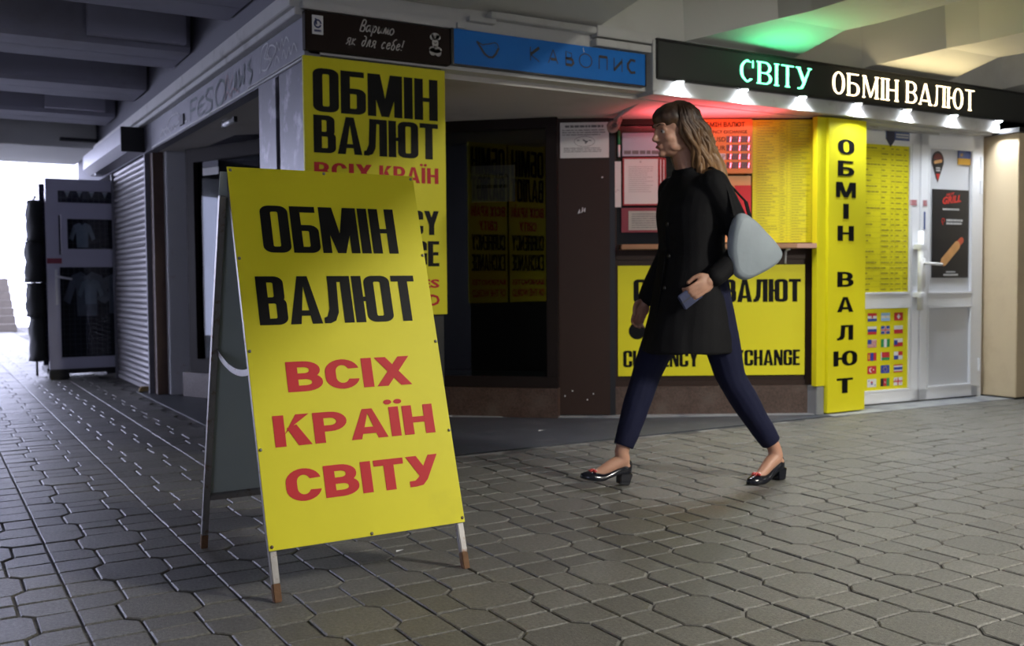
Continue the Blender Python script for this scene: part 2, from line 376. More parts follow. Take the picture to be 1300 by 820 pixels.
a_, b_, c_ = .1065, .071, .212
o1, o2 = a_-g_, b_-g_*.4
OCT = [(o2, -o1), (o1, -o2), (o1, o2), (o2, o1), (-o2, o1), (-o1, o2), (-o1, -o2), (-o2, -o1)]
def RECT(x0, y0, x1, y1): return [(x0, y0), (x1, y0), (x1, y1), (x0, y1)]
rt = RECT(-b_+g_, a_+g_, b_-g_, c_-g_)            # piece above the octagon
rs = RECT(a_+g_, -b_+g_, c_-g_, b_-g_)            # piece beside the octagon
q = [(b_+g_, c_-g_), (b_+g_, a_+g_*1.2), (a_+g_*1.2, b_+g_), (c_-g_, b_+g_), (c_-g_, c_-g_)]
def rot(pts, k):
    for _ in range(k): pts = [(-y, x) for x, y in pts]
    return pts
shapes = [OCT, rt, rot(rt, 2), rs, rot(rs, 2)]+[rot(q, k) for k in range(4)]
def rel(pts):
    cx = sum(p[0] for p in pts)/len(pts); cy = sum(p[1] for p in pts)/len(pts)
    return (cx, cy), [(x-cx, y-cy) for x, y in pts]
tm = []
for i, s_ in enumerate(shapes):
    c0, rp = rel(s_); tm.append((c0, tile_mesh('paver', rp)))
tiles = []
for i in range(-14, 22):
    for j in range(-6, 44):
        cx = X0+P_*(i+.5); cy = YC+P_*j
        for (c0, me) in tm:
            x, y = cx+c0[0], cy+c0[1]
            if y < .9: continue
            if y > 4.56 and x > 1.52: continue
            if y < 4.56 and x > 8.8: continue
            # viewing test on the real ground: depth and side angle from the photographer
            dep = x*.5105+y*.8599; side = x*.8599-y*.5105
            if dep < .9 or abs(side)/dep > 1.15: 
                continue
            vis = abs(side)/dep < .53 and dep > 2.42
            tiles.append((dep if vis else dep+100, x, y, me))
tiles.sort(key=lambda t: t[0])
rnd = random.Random(3)
def jit(): return (rnd.uniform(-.012, .012), rnd.uniform(-.012, .012), rnd.uniform(-.008, .008)), rnd.uniform(-.0012, .0012)
for (dd, x, y, me) in tiles[:300]:
    o = bpy.data.objects.new('paver', me); r, z = jit(); o.location = (x, y, z); o.rotation_euler = r; o.parent = floor; COL.objects.link(o)
vs, fs = [], []
for (dd, x, y, me) in tiles[300:]:
    r, z = jit(); M = Matrix.Translation((x, y, z)) @ Matrix.Rotation(r[0], 4, 'X') @ Matrix.Rotation(r[1], 4, 'Y'); b0 = len(vs)
    vs += [tuple(M @ v.co) for v in me.vertices]; fs += [tuple(b0+k for k in p.vertices) for p in me.polygons]
me = bpy.data.meshes.new('pavers'); me.from_pydata(vs, [], fs); me.materials.append(PAVE)
o = bpy.data.objects.new('pavers', me); COL.objects.link(o); o.parent = floor; o['kind'] = 'stuff'

# slate and pale aprons along the kiosk
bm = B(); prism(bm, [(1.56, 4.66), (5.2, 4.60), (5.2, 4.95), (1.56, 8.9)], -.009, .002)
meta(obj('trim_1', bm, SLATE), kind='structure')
bm = B(); prism(bm, [(5.2, 4.57), (9.2, 4.40), (9.2, 5.1), (5.2, 5.1)], -.009, .003)
meta(obj('trim_2', bm, PALE), kind='structure')
bm = B()
d30 = (cos(radians(-30)), sin(radians(-30)))
prism(bm, [(2.72, 6.22), (3.95, 5.30), (5.2, 4.66), (5.2, 4.72), (3.98, 5.44), (2.8, 6.30)], .001, .008)
meta(obj('trim_3', bm, PALE), kind='structure')

# ------------------------------------------------------------------ ceiling
bm = B(); box(bm, -6.5, 9.8, -6, 12.6, 2.95, 3.15)
ceil = obj('ceiling', bm, CONC); meta(ceil, kind='structure')
def ybeam(x0, x1, flare=.48, low=2.345, zb=2.46, y0=-6, y1=4.66):
    """downstand beam running away from the camera, with a haunch where it meets the facade"""
    bm = B()
    def sec(y, xl, xr, z): return [bm.verts.new((xl-.04, y, 2.95)), bm.verts.new((xl, y, z)), bm.verts.new((xr, y, z)), bm.verts.new((xr+.04, y, 2.95))]
    S_ = [sec(y0, x0, x1, zb), sec(y1-.55, x0, x1, zb), sec(y1-.33, x0-.04, x1-.04, zb), sec(y1, x0-flare, x1-.13, low)]
    for a, b in zip(S_, S_[1:]):
        for k in range(3): bm.faces.new((a[k], a[k+1], b[k+1], b[k]))
    bm.faces.new(S_[0][::-1]); bm.faces.new(S_[-1])
    return obj('beam', bm, CONC, ceil)
for k in range(4): ybeam(2.90+1.567*k, 3.47+1.567*k)
bm = B(); box(bm, 1.30, 2.50, -6, 4.66, 2.335, 2.95, .02); obj('beam', bm, CONC, ceil)
def xbeam(y0, y1, zb=2.46):
    bm = B()
    pr = [(y0-.05, 2.95), (y0, zb+.03), (y0+.02, zb), (y0+(y1-y0)*.5-.006, zb), (y0+(y1-y0)*.5, zb+.008), (y0+(y1-y0)*.5+.006, zb), (y1, zb), (y1+.04, 2.95)]
    a = [bm.verts.new((-6.4, y, z)) for y, z in pr]; b = [bm.verts.new((1.60, y, z)) for y, z in pr]; n = len(pr)
    for i in range(n): bm.faces.new((a[i], a[(i+1) % n], b[(i+1) % n], b[i]))
    bm.faces.new(a[::-1]); bm.faces.new(b)
    return obj('beam', bm, CONCD, ceil)
for y0, y1 in ((5.35, 5.95), (6.88, 7.46), (8.37, 8.95), (9.86, 10.44)): xbeam(y0, y1)
# plain infill slabs between the beams, some of them a lighter repainted patch
LP = mat('repainted_concrete', (.47, .47, .55), .7, var=.05, vs=2)
for (x0, x1, y) in ((.95, 1.55, 6.80), (1.0, 1.5, 9.79)):
    bm = B(); box(bm, x0, x1, y-.03, y+.04, 2.49, 2.93); obj('patch', bm, LP, ceil)
bm = B(); box(bm, -6.4, 1.60, 11.0, 12.6, 2.30, 2.95, .01); box(bm, -6.4, .9, 10.97, 11.0, 2.30, 2.52); obj('end_girder', bm, CONC, ceil)
bm = B(); box(bm, 1.25, 1.60, 10.93, 11.02, 2.36, 2.39); obj('slot', bm, BLACKM, ceil)

# ------------------------------------------------------------------ walls of the passage
def wallbox(name, m, *a, **k):
    bm = B(); box(bm, *a, **k); o = obj(name, bm, m); meta(o, kind='structure'); return o
wallbox('wall_back', CONC, -6.5, 9.8, -6.2, -6.0, -.1, 3.15)
wallbox('wall_left', CONC, -6.7, -6.5, -6.0, 12.6, -.1, 3.15)
wallbox('wall_inner', CONCD, 3.1, 9.8, 12.5, 12.6, -.1, 3.15)
wallbox('wall_right', CONC, 9.6, 9.8, -6.0, 12.5, -.1, 3.15)
# upper facade wall above the signs
wallbox('wall_facade', CONC, 1.64, 9.6, 4.66, 4.76, 2.02, 2.95)
# soffit of the recess in front of the kiosk
bm = B(); prism(bm, [(1.64, 4.76), (7.9, 4.76), (7.9, 5.2), (5.6, 5.2), (5.25, 4.90), (4.03, 5.62), (3.65, 5.80), (2.0, 7.3), (1.95, 8.6), (1.64, 8.6)], 1.992, 2.03)
meta(obj('wall_soffit', bm, SOFF), kind='structure')
bm = B(); box(bm, 3.70, 7.9, 4.60, 4.76, 1.997, 2.088, .003)
meta(obj('trim_4', bm, TRIM), kind='structure')
# white-painted boards and cable trunking over the signs
bm = B()
box(bm, 1.60, 2.42, 4.615, 4.66, 2.222, 2.262, .004); box(bm, 2.42, 2.46, 4.60, 4.66, 2.225, 2.25)
box(bm, 2.62, 3.30, 4.60, 4.66, 2.300, 2.335, .004); box(bm, 3.30, 3.75, 4.595, 4.66, 2.285, 2.345, .004); box(bm, 3.30, 3.75, 4.605, 4.66, 2.235, 2.275, .003)
box(bm, 2.50, 2.66, 4.615, 4.66, 2.275, 2.30, .003)
meta(obj('trim_5', bm, TRIM), kind='structure')
bm = B(); box(bm, 3.690, 3.722, 4.59, 4.66, 2.015, 2.31, .003); meta(obj('trim_6', bm, TRIM), kind='structure')

# dark rooms behind the glazing
def frame_root(name, ox, oy, ang, kind=None, **k): return empty(name, (ox, oy, 0), radians(ang), kind=kind, **k)
# corner pillar
bm = B(); box(bm, 1.635, 2.36, 4.675, 5.41, 0, 2.02)
pil = obj('wall_pillar', bm, BLACKM); meta(pil, kind='structure')
for (y0, y1) in ((4.685, 5.055), (5.115, 5.415)):
    bm = B(); box(bm, 1.618, 1.636, y0, y1, .02, 1.985, .003); obj('metal_panel', bm, METP, pil)
# left facade fascia
bm = B(); box(bm, 1.62, 1.70, 4.66, 8.35, 1.985, 2.20, .003)
fas = obj('wall_fascia', bm, FASC); meta(fas, kind='structure')
bm = B(); box(bm, 1.612, 1.622, 4.68, 8.3, 1.99, 2.0); box(bm, 1.612, 1.622, 4.68, 5.6, 2.008, 2.013); obj('edge_strip', bm, TRIM, fas)
bm = B(); box(bm, 1.55, 1.62, 4.66, 10.9, 2.235, 2.315, .004); box(bm, 1.575, 1.64, 4.66, 10.9, 2.20, 2.235, .003)
meta(obj('trim_7', bm, TRIM), kind='structure')
bm = B(); box(bm, 1.62, 1.70, 8.35, 12.6, 1.985, 2.95); box(bm, 1.62, 1.70, 4.66, 8.35, 2.31, 2.95); meta(obj('wall_upper', bm, mat('upper_wall_paint', (.16, .16, .19), .8)), kind='structure')
# scribbled tags on the fascia
FR = Matrix(((0, 0, 0, 1.610), (-1, 0, 0, 0), (0, 0, 1, 0), (0, 0, 0, 1)))
def tag_scribble(name, m, strokes, w_, label):
    """strokes given as (y along wall, z)"""
    bm = B()
    for st in strokes:
        pts = []
        n = len(st)
        for i in range(n-1):
            for k in range(5):
                t = k/5; p0 = st[max(i-1, 0)]; p1 = st[i]; p2 = st[i+1]; p3 = st[min(i+2, n-1)]
                pts.append(tuple(.5*((2*p1[c])+(-p0[c]+p2[c])*t+(2*p0[c]-5*p1[c]+4*p2[c]-p3[c])*t*t+(-p0[c]+3*p1[c]-3*p2[c]+p3[c])*t**3) for c in (0, 1)))
        pts.append(st[-1])
        strip(bm, [(-p[0], p[1]) for p in pts], w_, 0)
    for v in bm.verts: v.co = Vector((1.6165, -v.co.x, v.co.z))
    o = obj(name, bm, m); return meta(o, label, 'graffiti')
TAGW = mat('tag_white', (.60, .60, .62), .6); TAGD = mat('tag_dark', (.05, .075, .085), .6); TAGR = mat('tag_red', (.30, .20, .22), .6)
def sc(y, z, w_, h, pts): return [(y-w_*p[0], z+h*p[1]) for p in pts]
tag_scribble('graffiti', TAGD, [
  sc(7.0, 2.02, .16, .13, [(0, 0), (.1, 1)]), sc(6.98, 2.02, .2, .13, [(0, 1), (.8, 1)]), sc(6.98, 2.02, .2, .13, [(0, .5), (.6, .5)]),
  sc(6.78, 2.02, .2, .11, [(.8, 1), (.2, .9), (0, .5), (.1, .05), (.9, .1)]), sc(6.78, 2.02, .2, .11, [(0, .5), (.6, .55)]),
  sc(6.58, 2.01, .22, .14, [(.9, .95), (.3, 1), (.1, .7), (.7, .4), (.6, .05), (0, 0)]),
  sc(6.34, 2.01, .26, .15, [(.5, 1), (.05, .6), (.3, 0), (.9, .3), (.9, .8), (.5, 1)])], .010, 'dark sprayed tag of four loopy letters on the grey fascia')
tag_scribble('graffiti', TAGW, [
  sc(5.38, 2.05, .3, .13, [(0, 0), (.15, .9), (.5, 1), (.3, .5), (.7, .3), (.4, 0), (.1, .1)]), sc(5.28, 2.07, .2, .1, [(0, .2), (.4, .9), (.9, .6), (.5, .1), (.2, .6)]),
  sc(5.10, 2.105, .22, .05, [(0, 0), (.1, 1), (.3, 0), (.5, 1), (.6, .2), (.8, .9), (1, .2)]),
  sc(5.12, 2.045, .1, .04, [(0, 0), (.4, 1), (.8, 0)]), sc(5.0, 2.045, .24, .05, [(0, .2), (.15, 1), (.3, 0), (.5, .9), (.6, .1), (.8, 1), (1, 0)])], .0045, 'white marker scrawl on the grey fascia near the corner')
tag_scribble('graffiti', TAGW, [
  sc(8.0, 2.02, .9, .12, [(0, .1), (.1, .5), (.25, .45), (.4, .9), (.55, 1), (.7, .9), (.8, .3), (1, .15)]),
  sc(7.95, 2.02, .8, .05, [(0, .3), (.1, 1), (.2, .2), (.3, 1), (.4, .2), (.5, 1), (.6, .3), (.75, 1), (1, .3)])], .006, 'white cloud-shaped scribble at the far end of the fascia')
tag_scribble('graffiti', TAGD, [
  sc(5.90, 2.03, .12, .12, [(0, 0), (.3, .9), (.5, 0)]), sc(5.80, 2.04, .2, .12, [(0, .9), (.1, .1), (.3, .5), (.5, .1), (.6, 1)]), sc(5.62, 2.03, .12, .13, [(.6, 1), (.1, .7), (.8, .4), (.2, 0)])], .009, 'faint dark sprayed strokes between the two tags')
tag_scribble('graffiti', TAGR, [sc(6.12, 2.05, .2, .11, [(0, 0), (.4, 1), (.6, .2), (1, .8)]), sc(6.10, 2.02, .3, .04, [(0, 0), (.2, 1), (.4, 0), (.6, 1), (1, 0)])], .007, 'pale reddish scribble in the middle of the fascia')
bm = B(); box(bm, 1.608, 1.62, 7.18, 7.30, 2.03, 2.10); meta(obj('sticker', bm, mat('sticker_dark', (.03, .03, .05), .5)), 'small dark square sticker on the grey fascia', 'sticker')
# little tube lamp under the soffit
lamp = empty('tube_lamp', (1.78, 6.62, 1.992), 0, 'short white tube lamp under the left soffit', 'lamp')
bm = B(); cyl(bm, (0, -.12, -.02), (0, .12, -.02), .016); obj('tube', bm, WHITE, lamp, True)
for y0 in (.12, -.15):
    bm = B(); box(bm, -.012, .012, y0, y0+.03, -.035, 0); obj('bracket', bm, BLACKM, lamp)

# ------------------------------------------------------------------ left recess: window, column, shutter
wl = frame_root('window_1', 1.84, 8.30, -68, 'structure')
def win_frame(parent, x0, x1, z0, z1, t, dep, m, bev=.004):
    bm = B(); box(bm, x0, x1, 0, dep, z0, z0+t, bev); box(bm, x0, x1, 0, dep, z1-t, z1, bev); box(bm, x0, x0+t, 0, dep, z0+t, z1-t, bev); box(bm, x1-t, x1, 0, dep, z0+t, z1-t, bev)
    return obj('window_frame', bm, m, parent)
wf = win_frame(wl, .05, 1.62, .20, 1.99, .11, .08, DKBR)
bm = B(); box(bm, .16, 1.51, .035, .042, .31, 1.88); obj('pane', bm, GLASS3, wf)
bm = B(); box(bm, -.02, 1.62, -.02, .12, 0, .20, .004); obj('plinth', bm, GRAN, wl)
bm = B(); box(bm, .0, 1.7, .95, 1.0, 0, 2.0); box(bm, 0, 1.7, .1, .95, 1.96, 1.99); box(bm, 0, 1.7, .1, .95, 0, .02); box(bm, 0, .02, .1, .95, 0, 2.0); obj('interior', bm, mat('shop_interior_grey', (.10, .11, .13), .8), wl)
st = empty('sticker', (1.84, 8.30, 0), radians(-68), 'small dark and white sticker high on the dark left shop window', 'sticker')
bm = B(); box(bm, .24, .44, .028, .033, 1.83, 1.92); obj('upper_half', bm, mat('sticker_navy', (.02, .02, .05), .5), st)
bm = B(); box(bm, .24, .44, .028, .033, 1.77, 1.828); obj('lower_half', bm, PAPER, st)
bm = B(); box(bm, 1.745, 1.93, 8.42, 8.62, 0, 2.0, .008)
colm = obj('wall_column', bm, mat('pale_column', (.66, .67, .70), .5, var=.06, vs=5, stain=(.35, .2, .15), stain_s=6, stain_t=(.6, .8))); meta(colm, kind='structure')
bm = B(); box(bm, 1.66, 1.745, 8.52, 8.66, 0, 2.0, .004); meta(obj('trim_8', bm, mat('rusty_brown_post', (.10, .06, .045), .7, var=.3, vs=20)), kind='structure')

sh = empty('roller_shutter', (1.65, 8.68, 0), radians(90), 'closed grey ribbed roller shutter with its box, left of the column', 'shutter')
# local x runs along +Y, local -y faces +X; so the street side (towards -X) is local +y
LEN = 1.62; bm = B()
zs = 0.0; sm = None; SHUT = mat('shutter_metal', (.26, .25, .26), .5, .5, var=.12, vs=6)
bm = B(); seg = 6; hgt = .0485
prof = [(.012*sin(pi*i/seg), hgt*i/seg) for i in range(seg+1)]+[(-.004, hgt)]
A_ = [bm.verts.new((0, y, z)) for y, z in prof]; B_ = [bm.verts.new((LEN, y, z)) for y, z in prof]
for i in range(len(prof)-1): bm.faces.new((A_[i], A_[i+1], B_[i+1], B_[i]))
sm = bpy.data.meshes.new('slat'); bm.to_mesh(sm); bm.free(); sm.materials.append(SHUT)
for p in sm.polygons: p.use_smooth = True
for k in range(39):
    o = bpy.data.objects.new('slat', sm); COL.objects.link(o); o.parent = sh; o.location = (0, 0, .045+k*.05)
bm = B(); box(bm, 0, LEN, -.01, .012, .008, .045, .003); obj('bottom_bar', bm, SHUT, sh)
bm = B(); box(bm, -.035, .0, -.025, .03, 0.0, 1.99, .003); obj('guide_rail', bm, FASC, sh)
bm = B(); box(bm, LEN, LEN+.035, -.025, .03, 0.0, 1.99, .003); obj('guide_rail', bm, FASC, sh)
bm = B(); box(bm, .10, .16, -.01, .075, .008, .05, .006); cyl(bm, (.13, .05, .02), (.13, .085, .02), .018); obj('padlock', bm, mat('brass_lock', (.28, .2, .09), .4, .8), sh)
bx = empty('shutter_box', (1.44, 8.62, 2.0), 0, 'long metal shutter housing with a black end cap under the fascia', 'shutter box')
bm = B(); pr = [(0, .06), (0, .19), (.19, .19), (.19, .0), (.06, .0)]
a = [bm.verts.new((x, .02, z)) for x, z in pr]; b = [bm.verts.new((x, 2.2, z)) for x, z in pr]
for i in range(5): bm.faces.new((a[i], b[i], b[(i+1) % 5], a[(i+1) % 5]))
bm.faces.new(a); bm.faces.new(b[::-1]); obj('housing', bm, mat('housing_metal', (.26, .26, .29), .45, .4, var=.1), bx)
bm = B(); box(bm, -.004, .20, 0, .02, -.006, .196, .003); obj('end_cap', bm, BLACKM, bx)
bm = B(); cyl(bm, (.10, 1.9, -.02), (.10, 1.9, .0), .04); obj('spot', bm, WHITE, bx)

# ------------------------------------------------------------------ clothes stall with open door
dr = empty('stall_door', (1.045, 10.42, 0), 0, 'open pale lilac plastic door with three glazed lights, handle and red tape', 'door')
bm = B()
def ring_frame(bm, x0, x1, z0, z1, t, y0, y1, bev=.004):
    box(bm, x0, x1, y0, y1, z0, z0+t, bev); box(bm, x0, x1, y0, y1, z1-t, z1, bev); box(bm, x0, x0+t, y0, y1, z0+t, z1-t, bev); box(bm, x1-t, x1, y0, y1, z0+t, z1-t, bev)
ring_frame(bm, 0, .78, .10, 1.925, .11, 0, .06); box(bm, .11, .67, 0, .06, 1.58, 1.70, .004); box(bm, .11, .67, 0, .06, 1.08, 1.20, .004); obj('door_frame', bm, LILAC, dr)
bm = B(); ring_frame(bm, .13, .67, 1.20, 1.60, .055, -.012, .05); sash = obj('sash', bm, LILAC, dr)
for (z0, z1, x0) in ((1.72, 1.80, .12), (1.255, 1.545, .185), (.22, 1.08, .12)):
    bm = B(); box(bm, x0, .665, .02, .026, z0, z1); obj('pane', bm, GLASS2, sash if z0 > 1.2 and z0 < 1.3 else dr)
hd = None
bm = B(); box(bm, .065, .09, -.012, 0, .72, 1.06, .003); hpl = obj('handle_plate', bm, WHITE, dr)
bm = B(); tube(bm, [(.078, -.01, .985), (.078, -.045, .985), (.10, -.05, .985), (.21, -.05, .965)], .011, 8); obj('handle', bm, WHITE, hpl, True)
bm = B(); box(bm, .0, .13, -.003, -.001, 1.115, 1.165); obj('red_tape', bm, mat('red_tape', (.30, .05, .08), .4), dr)
gp = empty('grid_panel', (1.045, 10.72, 0), 0, 'black wire display grid with a dark backing behind the stall door glass', 'rack')
bm = B()
for k in range(16): beam(bm, (.02+k*.05, 0, .2), (.02+k*.05, 0, 1.85), .004, .004)
for k in range(33): beam(bm, (0, 0, .22+k*.05), (.8, 0, .22+k*.05), .004, .004)
obj('wire_grid', bm, mat('grid_grey', (.10, .10, .12), .4), gp)
bm = B(); box(bm, -.02, .82, .05, .07, .12, 1.90); obj('backing', bm, mat('navy_cloth', (.012, .012, .03), .9), gp)
def shirt(x, z, s, m, label):
    bm = B(); pr = [(-.09, 0), (.09, 0), (.10, .30), (.16, .12), (.22, .16), (.14, .40), (.05, .44), (0, .40), (-.05, .44), (-.14, .40), (-.22, .16), (-.16, .12), (-.10, .30)]
    f_ = [bm.verts.new((p[0]*s, -.014-.006*sin(17*p[0]), p[1]*s)) for p in pr]; b2 = [bm.verts.new((p[0]*s, .010, p[1]*s)) for p in pr]
    tr = tessellate_polygon([[Vector((p[0], p[1], 0)) for p in pr]])
    for t in tr:
        bm.faces.new([f_[i] for i in t]); bm.faces.new([b2[i] for i in t][::-1])
    n = len(pr)
    for i in range(n): bm.faces.new((f_[i], f_[(i+1) % n], b2[(i+1) % n], b2[i]))
    bmesh.ops.recalc_face_normals(bm, faces=bm.faces)
    o = obj('shirt', bm, m); o.location = (x, 10.708-(.026 if s < .6 and z < 1 else 0), z); meta(o, label, 'shirt', 'pale shirts hung on the stall grid'); return o
SH1 = mat('pale_shirt', (.45, .50, .58), .8, var=.25, vs=20, bump=.5, bs=20); SH2 = mat('grey_shirt', (.26, .26, .32), .8, var=.25, vs=20, bump=.5, bs=20)
shirt(1.43, .60, 1.0, SH2, 'grey-lilac shirt hanging behind the lower glass of the stall door')
shirt(1.46, .72, .55, SH1, 'pale blue shirt in the middle of the lower glass of the stall door')
shirt(1.72, .62, .9, SH2, 'grey shirt cut off by the shutter edge behind the stall door glass')
shirt(1.40, 1.28, .55, SH1, 'pale folded shirt behind the upper glass of the stall door')
SHW = mat('bunting_white', (.7, .72, .78), .7)
bn = empty('bunting', (1.045, 10.485, 1.84), 0, 'row of white pointed pennants behind the top light of the stall door', 'bunting')
for k, x in enumerate((.20, .31, .42, .54)):
    bm = B(); prism(bm, [(-.035, 0), (.035, 0), (0, -.085)], 0, .004)
    for v in bm.verts: v.co = Vector((v.co.x+x, v.co.z, v.co.y))
    obj('pennant', bm, SHW, bn)
bm = B(); beam(bm, (.1, .002, 0), (.66, .002, 0), .004, .004); obj('string', bm, BLACKM, bn)
bm = B(); box(bm, 1.03, 1.85, 10.49, 11.0, .05, .118, .01); box(bm, 1.04, 1.22, 10.42, 10.62, 0, .095, .01); box(bm, 1.62, 1.85, 10.9, 11.0, 0, .06)
o = obj('stall_base', bm, BLACKM); meta(o, 'low black base carrying the clothes stall on a block foot', 'base')
# dark jackets on the stall's left side
JK = mat('dark_jacket', (.012, .014, .016), .8, var=.3, vs=10, bump=.6, bs=14)
def jacket(x, y, z0, z1, wd, label):
    bm = B(); n = 14; N = 9; rings = []
    for i in range(N):
        t = i/(N-1); z = z0+(z1-z0)*t; r = wd*(1-.12*t**2)*(1+.06*sin(9*t+z0*7))
        rings.append([bm.verts.new((x+r*cos(2*pi*k/n)*(1+.15*sin(3*k+i)), y+.17*sin(2*pi*k/n)*(1-.2*t), z)) for k in range(n)])
    for i in range(N-1):
        for k in range(n): bm.faces.new((rings[i][k], rings[i][(k+1) % n], rings[i+1][(k+1) % n], rings[i+1][k]))
    bm.faces.new(rings[-1]); bm.faces.new(rings[0][::-1])
    o = obj('jacket', bm, JK, None, True); meta(o, label, 'jacket', 'dark clothes hung at the stall side'); return o
jacket(.965, 10.62, 1.335, 1.72, .075, 'topmost dark jacket hanging at the left side of the stall')
jacket(.955, 10.62, .935, 1.33, .085, 'second dark jacket from the top at the left side of the stall')
jacket(.955, 10.62, .605, .932, .083, 'third dark jacket from the top at the left side of the stall')
jacket(.965, 10.62, .18, .603, .072, 'lowest and longest dark garment at the left side of the stall')
bm = B(); tube(bm, [(.99, 11.04, 0), (.99, 11.04, 1.75), (.96, 10.45, 1.745)], .012); o = obj('clothes_rail', bm, BLACKM); meta(o, 'thin black rail post carrying the jackets beside the stall', 'rail')

# ------------------------------------------------------------------ bright far end
WH2 = mat('white_tiled_wall', (.78, .78, .78), .35, var=.03, vs=2)
wallbox('wall_far', WH2, 1.75, 6.0, 20.0, 20.2, -.01, 3.4)
wallbox('wall_side', WH2, 2.9, 3.1, 12.6, 20.0, -.01, 3.4)
wallbox('wall_return', CONCD, 1.70, 3.1, 12.5, 12.6, -.01, 3.4)
bm = B(); box(bm, -6.5, 3.1, 12.6, 14.6, 3.30, 3.45); meta(obj('wall_canopy', bm, WH2), kind='structure')
st = empty('staircase', (-3.0, 21.5, 0), 0, 'flight of pale steps in the daylight at the far end of the passage', 'stairs')
STP = mat('step_stone', (.10, .085, .07), .7, var=.2)
for k in range(7):
    bm = B(); box(bm, 0, 4.6, .32*k, .32*k+.36, 0, .15*(k+1), .01); obj('step', bm, STP, st)

# ------------------------------------------------------------------ kiosk glazed wall (left part)
wa = frame_root('window_2', 3.071, 6.034, -43, 'structure')
wf = win_frame(wa, -1.3, .76, .20, 2.0, .075, .07, DKBR)
bm = B(); box(bm, -1.225, .69, .025, .031, .27, 1.92); obj('pane', bm, GLASS, wf)
bm = B(); box(bm, -1.3, .76, -.02, .10, 0, .20, .004); obj('plinth', bm, GRAN, wa)
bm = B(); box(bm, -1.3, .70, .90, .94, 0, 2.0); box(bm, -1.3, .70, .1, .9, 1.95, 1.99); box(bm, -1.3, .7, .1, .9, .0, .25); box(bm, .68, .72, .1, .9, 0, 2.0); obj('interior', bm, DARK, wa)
bm = B(); box(bm, -.95, .66, .04, .07, .27, .305); obj('sill', bm, mat('pale_green_sill', (.08, .14, .12), .5), wa)
def notice(name, root, u0, u1, v0, v1, y, label, m=PAPER, t=.0015, cat='notice', group=None):
    e = empty(name, root.location, root.rotation_euler.z, label, cat, group)
    bm = B(); box(bm, u0, u1, y-t, y, v0, v1); obj('sheet', bm, m, e); return e
n1 = notice('notice', wa, .167, .468, 1.449, 1.693, .046, 'white paper notice with a rental offer taped inside the dark left window')
sans(n1, PRT, 'АРЕНДА', .215, 1.60, .035, .0435, width=.21, bold=.01)
bm = B(); dashes(bm, .20, .44, 1.53, 1.575, 1, .0435, h=.5, seed=2, ragged=.1); obj('small_print', bm, PRT, n1)

# brown column between the windows
cc = frame_root('wall_pier', 3.668, 5.584, -34, 'structure')
bm = B(); box(bm, 0, .353, 0, .30, .012, 2.0, .003); obj('cladding', bm, BROWN, cc)
bm = B(); box(bm, -.03, 0, .01, .30, 0, 2.0); box(bm, .353, .39, .02, .30, 0, 2.0); obj('edge_gap', bm, BLACKM, cc)
bm = B()
for (u, v) in ((.05, .14), (.10, .175), (.24, .155), (.20, .115)): sph(bm, (u, -.002, v), .005, u=8, v=6)
sph(bm, (.305, -.002, 1.60), .006, u=8, v=6)
obj('screws', bm, WHITE, cc)
n2 = notice('notice', cc, .027, .350, 1.730, 1.964, -.003, 'white printed notice with an oval stamp at the top of the brown pier')
bm = B(); dashes(bm, .06, .32, 1.925, 1.95, 1, -.006, h=.6, seed=3, ragged=.1); dashes(bm, .04, .34, 1.875, 1.92, 3, -.006, h=.35, seed=4, ragged=.2); dashes(bm, .05, .33, 1.765, 1.80, 3, -.006, h=.35, seed=5, ragged=.2)
strip(bm, [(.188+.068*cos(2*pi*i/28), 1.838+.034*sin(2*pi*i/28)) for i in range(29)], .0012, -.006); strip(bm, [(.178, 1.85), (.2, 1.835), (.192, 1.825), (.21, 1.842)], .005, -.006)
strip(bm, [(.14, 1.845), (.155, 1.845)], .003, -.006); strip(bm, [(.215, 1.845), (.235, 1.842)], .003, -.006)
obj('small_print', bm, PRT, n2)
e = empty('graffiti', cc.location, cc.rotation_euler.z, 'small white scrawl in the middle of the brown pier', 'graffiti')
bm = B(); strip(bm, [(.145, 1.362), (.155, 1.388), (.152, 1.366), (.17, 1.372), (.175, 1.402), (.172, 1.375), (.185, 1.385), (.19, 1.398), (.187, 1.372)], .0035, -.002); obj('stroke', bm, WHITE, e)

# ------------------------------------------------------------------ kiosk front with the exchange window (right part)
wb = frame_root('wall_kiosk', 4.018, 5.418, -29.9, 'structure')
bm = B(); box(bm, -.0, 1.40, -.02, .12, 0, .197, .004); obj('plinth', bm, GRAN, wb)
bm = B(); box(bm, 0, 1.40, .012, .10, .197, 1.12); box(bm, 0, .02, .0, .1, .197, 1.99); box(bm, 0, 1.40, .0, .1, 1.955, 1.995); box(bm, .90, 1.40, .012, .10, 1.12, 1.99); box(bm, 1.30, 1.40, .0, .1, .197, 1.12)
box(bm, 0, 1.38, 0.002, .02, .197, .235, .003); box(bm, 0, 1.38, 0.0, .02, 1.05, 1.12, .003)
obj('panel', bm, BROWN, wb)
bm = B(); box(bm, .02, .90, .03, .036, 1.16, 1.955); obj('pane', bm, GLASS, wb)
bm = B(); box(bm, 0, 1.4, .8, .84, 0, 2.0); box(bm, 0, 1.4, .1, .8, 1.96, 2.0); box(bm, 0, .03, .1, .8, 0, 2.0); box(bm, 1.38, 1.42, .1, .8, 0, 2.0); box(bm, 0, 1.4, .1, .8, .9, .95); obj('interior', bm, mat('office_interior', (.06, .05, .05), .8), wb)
sf = empty('counter_shelf', wb.location, wb.rotation_euler.z, 'narrow varnished wooden shelf under the exchange window on white brackets', 'shelf')
bm = B(); box(bm, .035, 1.33, -.12, .012, 1.118, 1.152, .005); obj('board', bm, WOOD, sf)
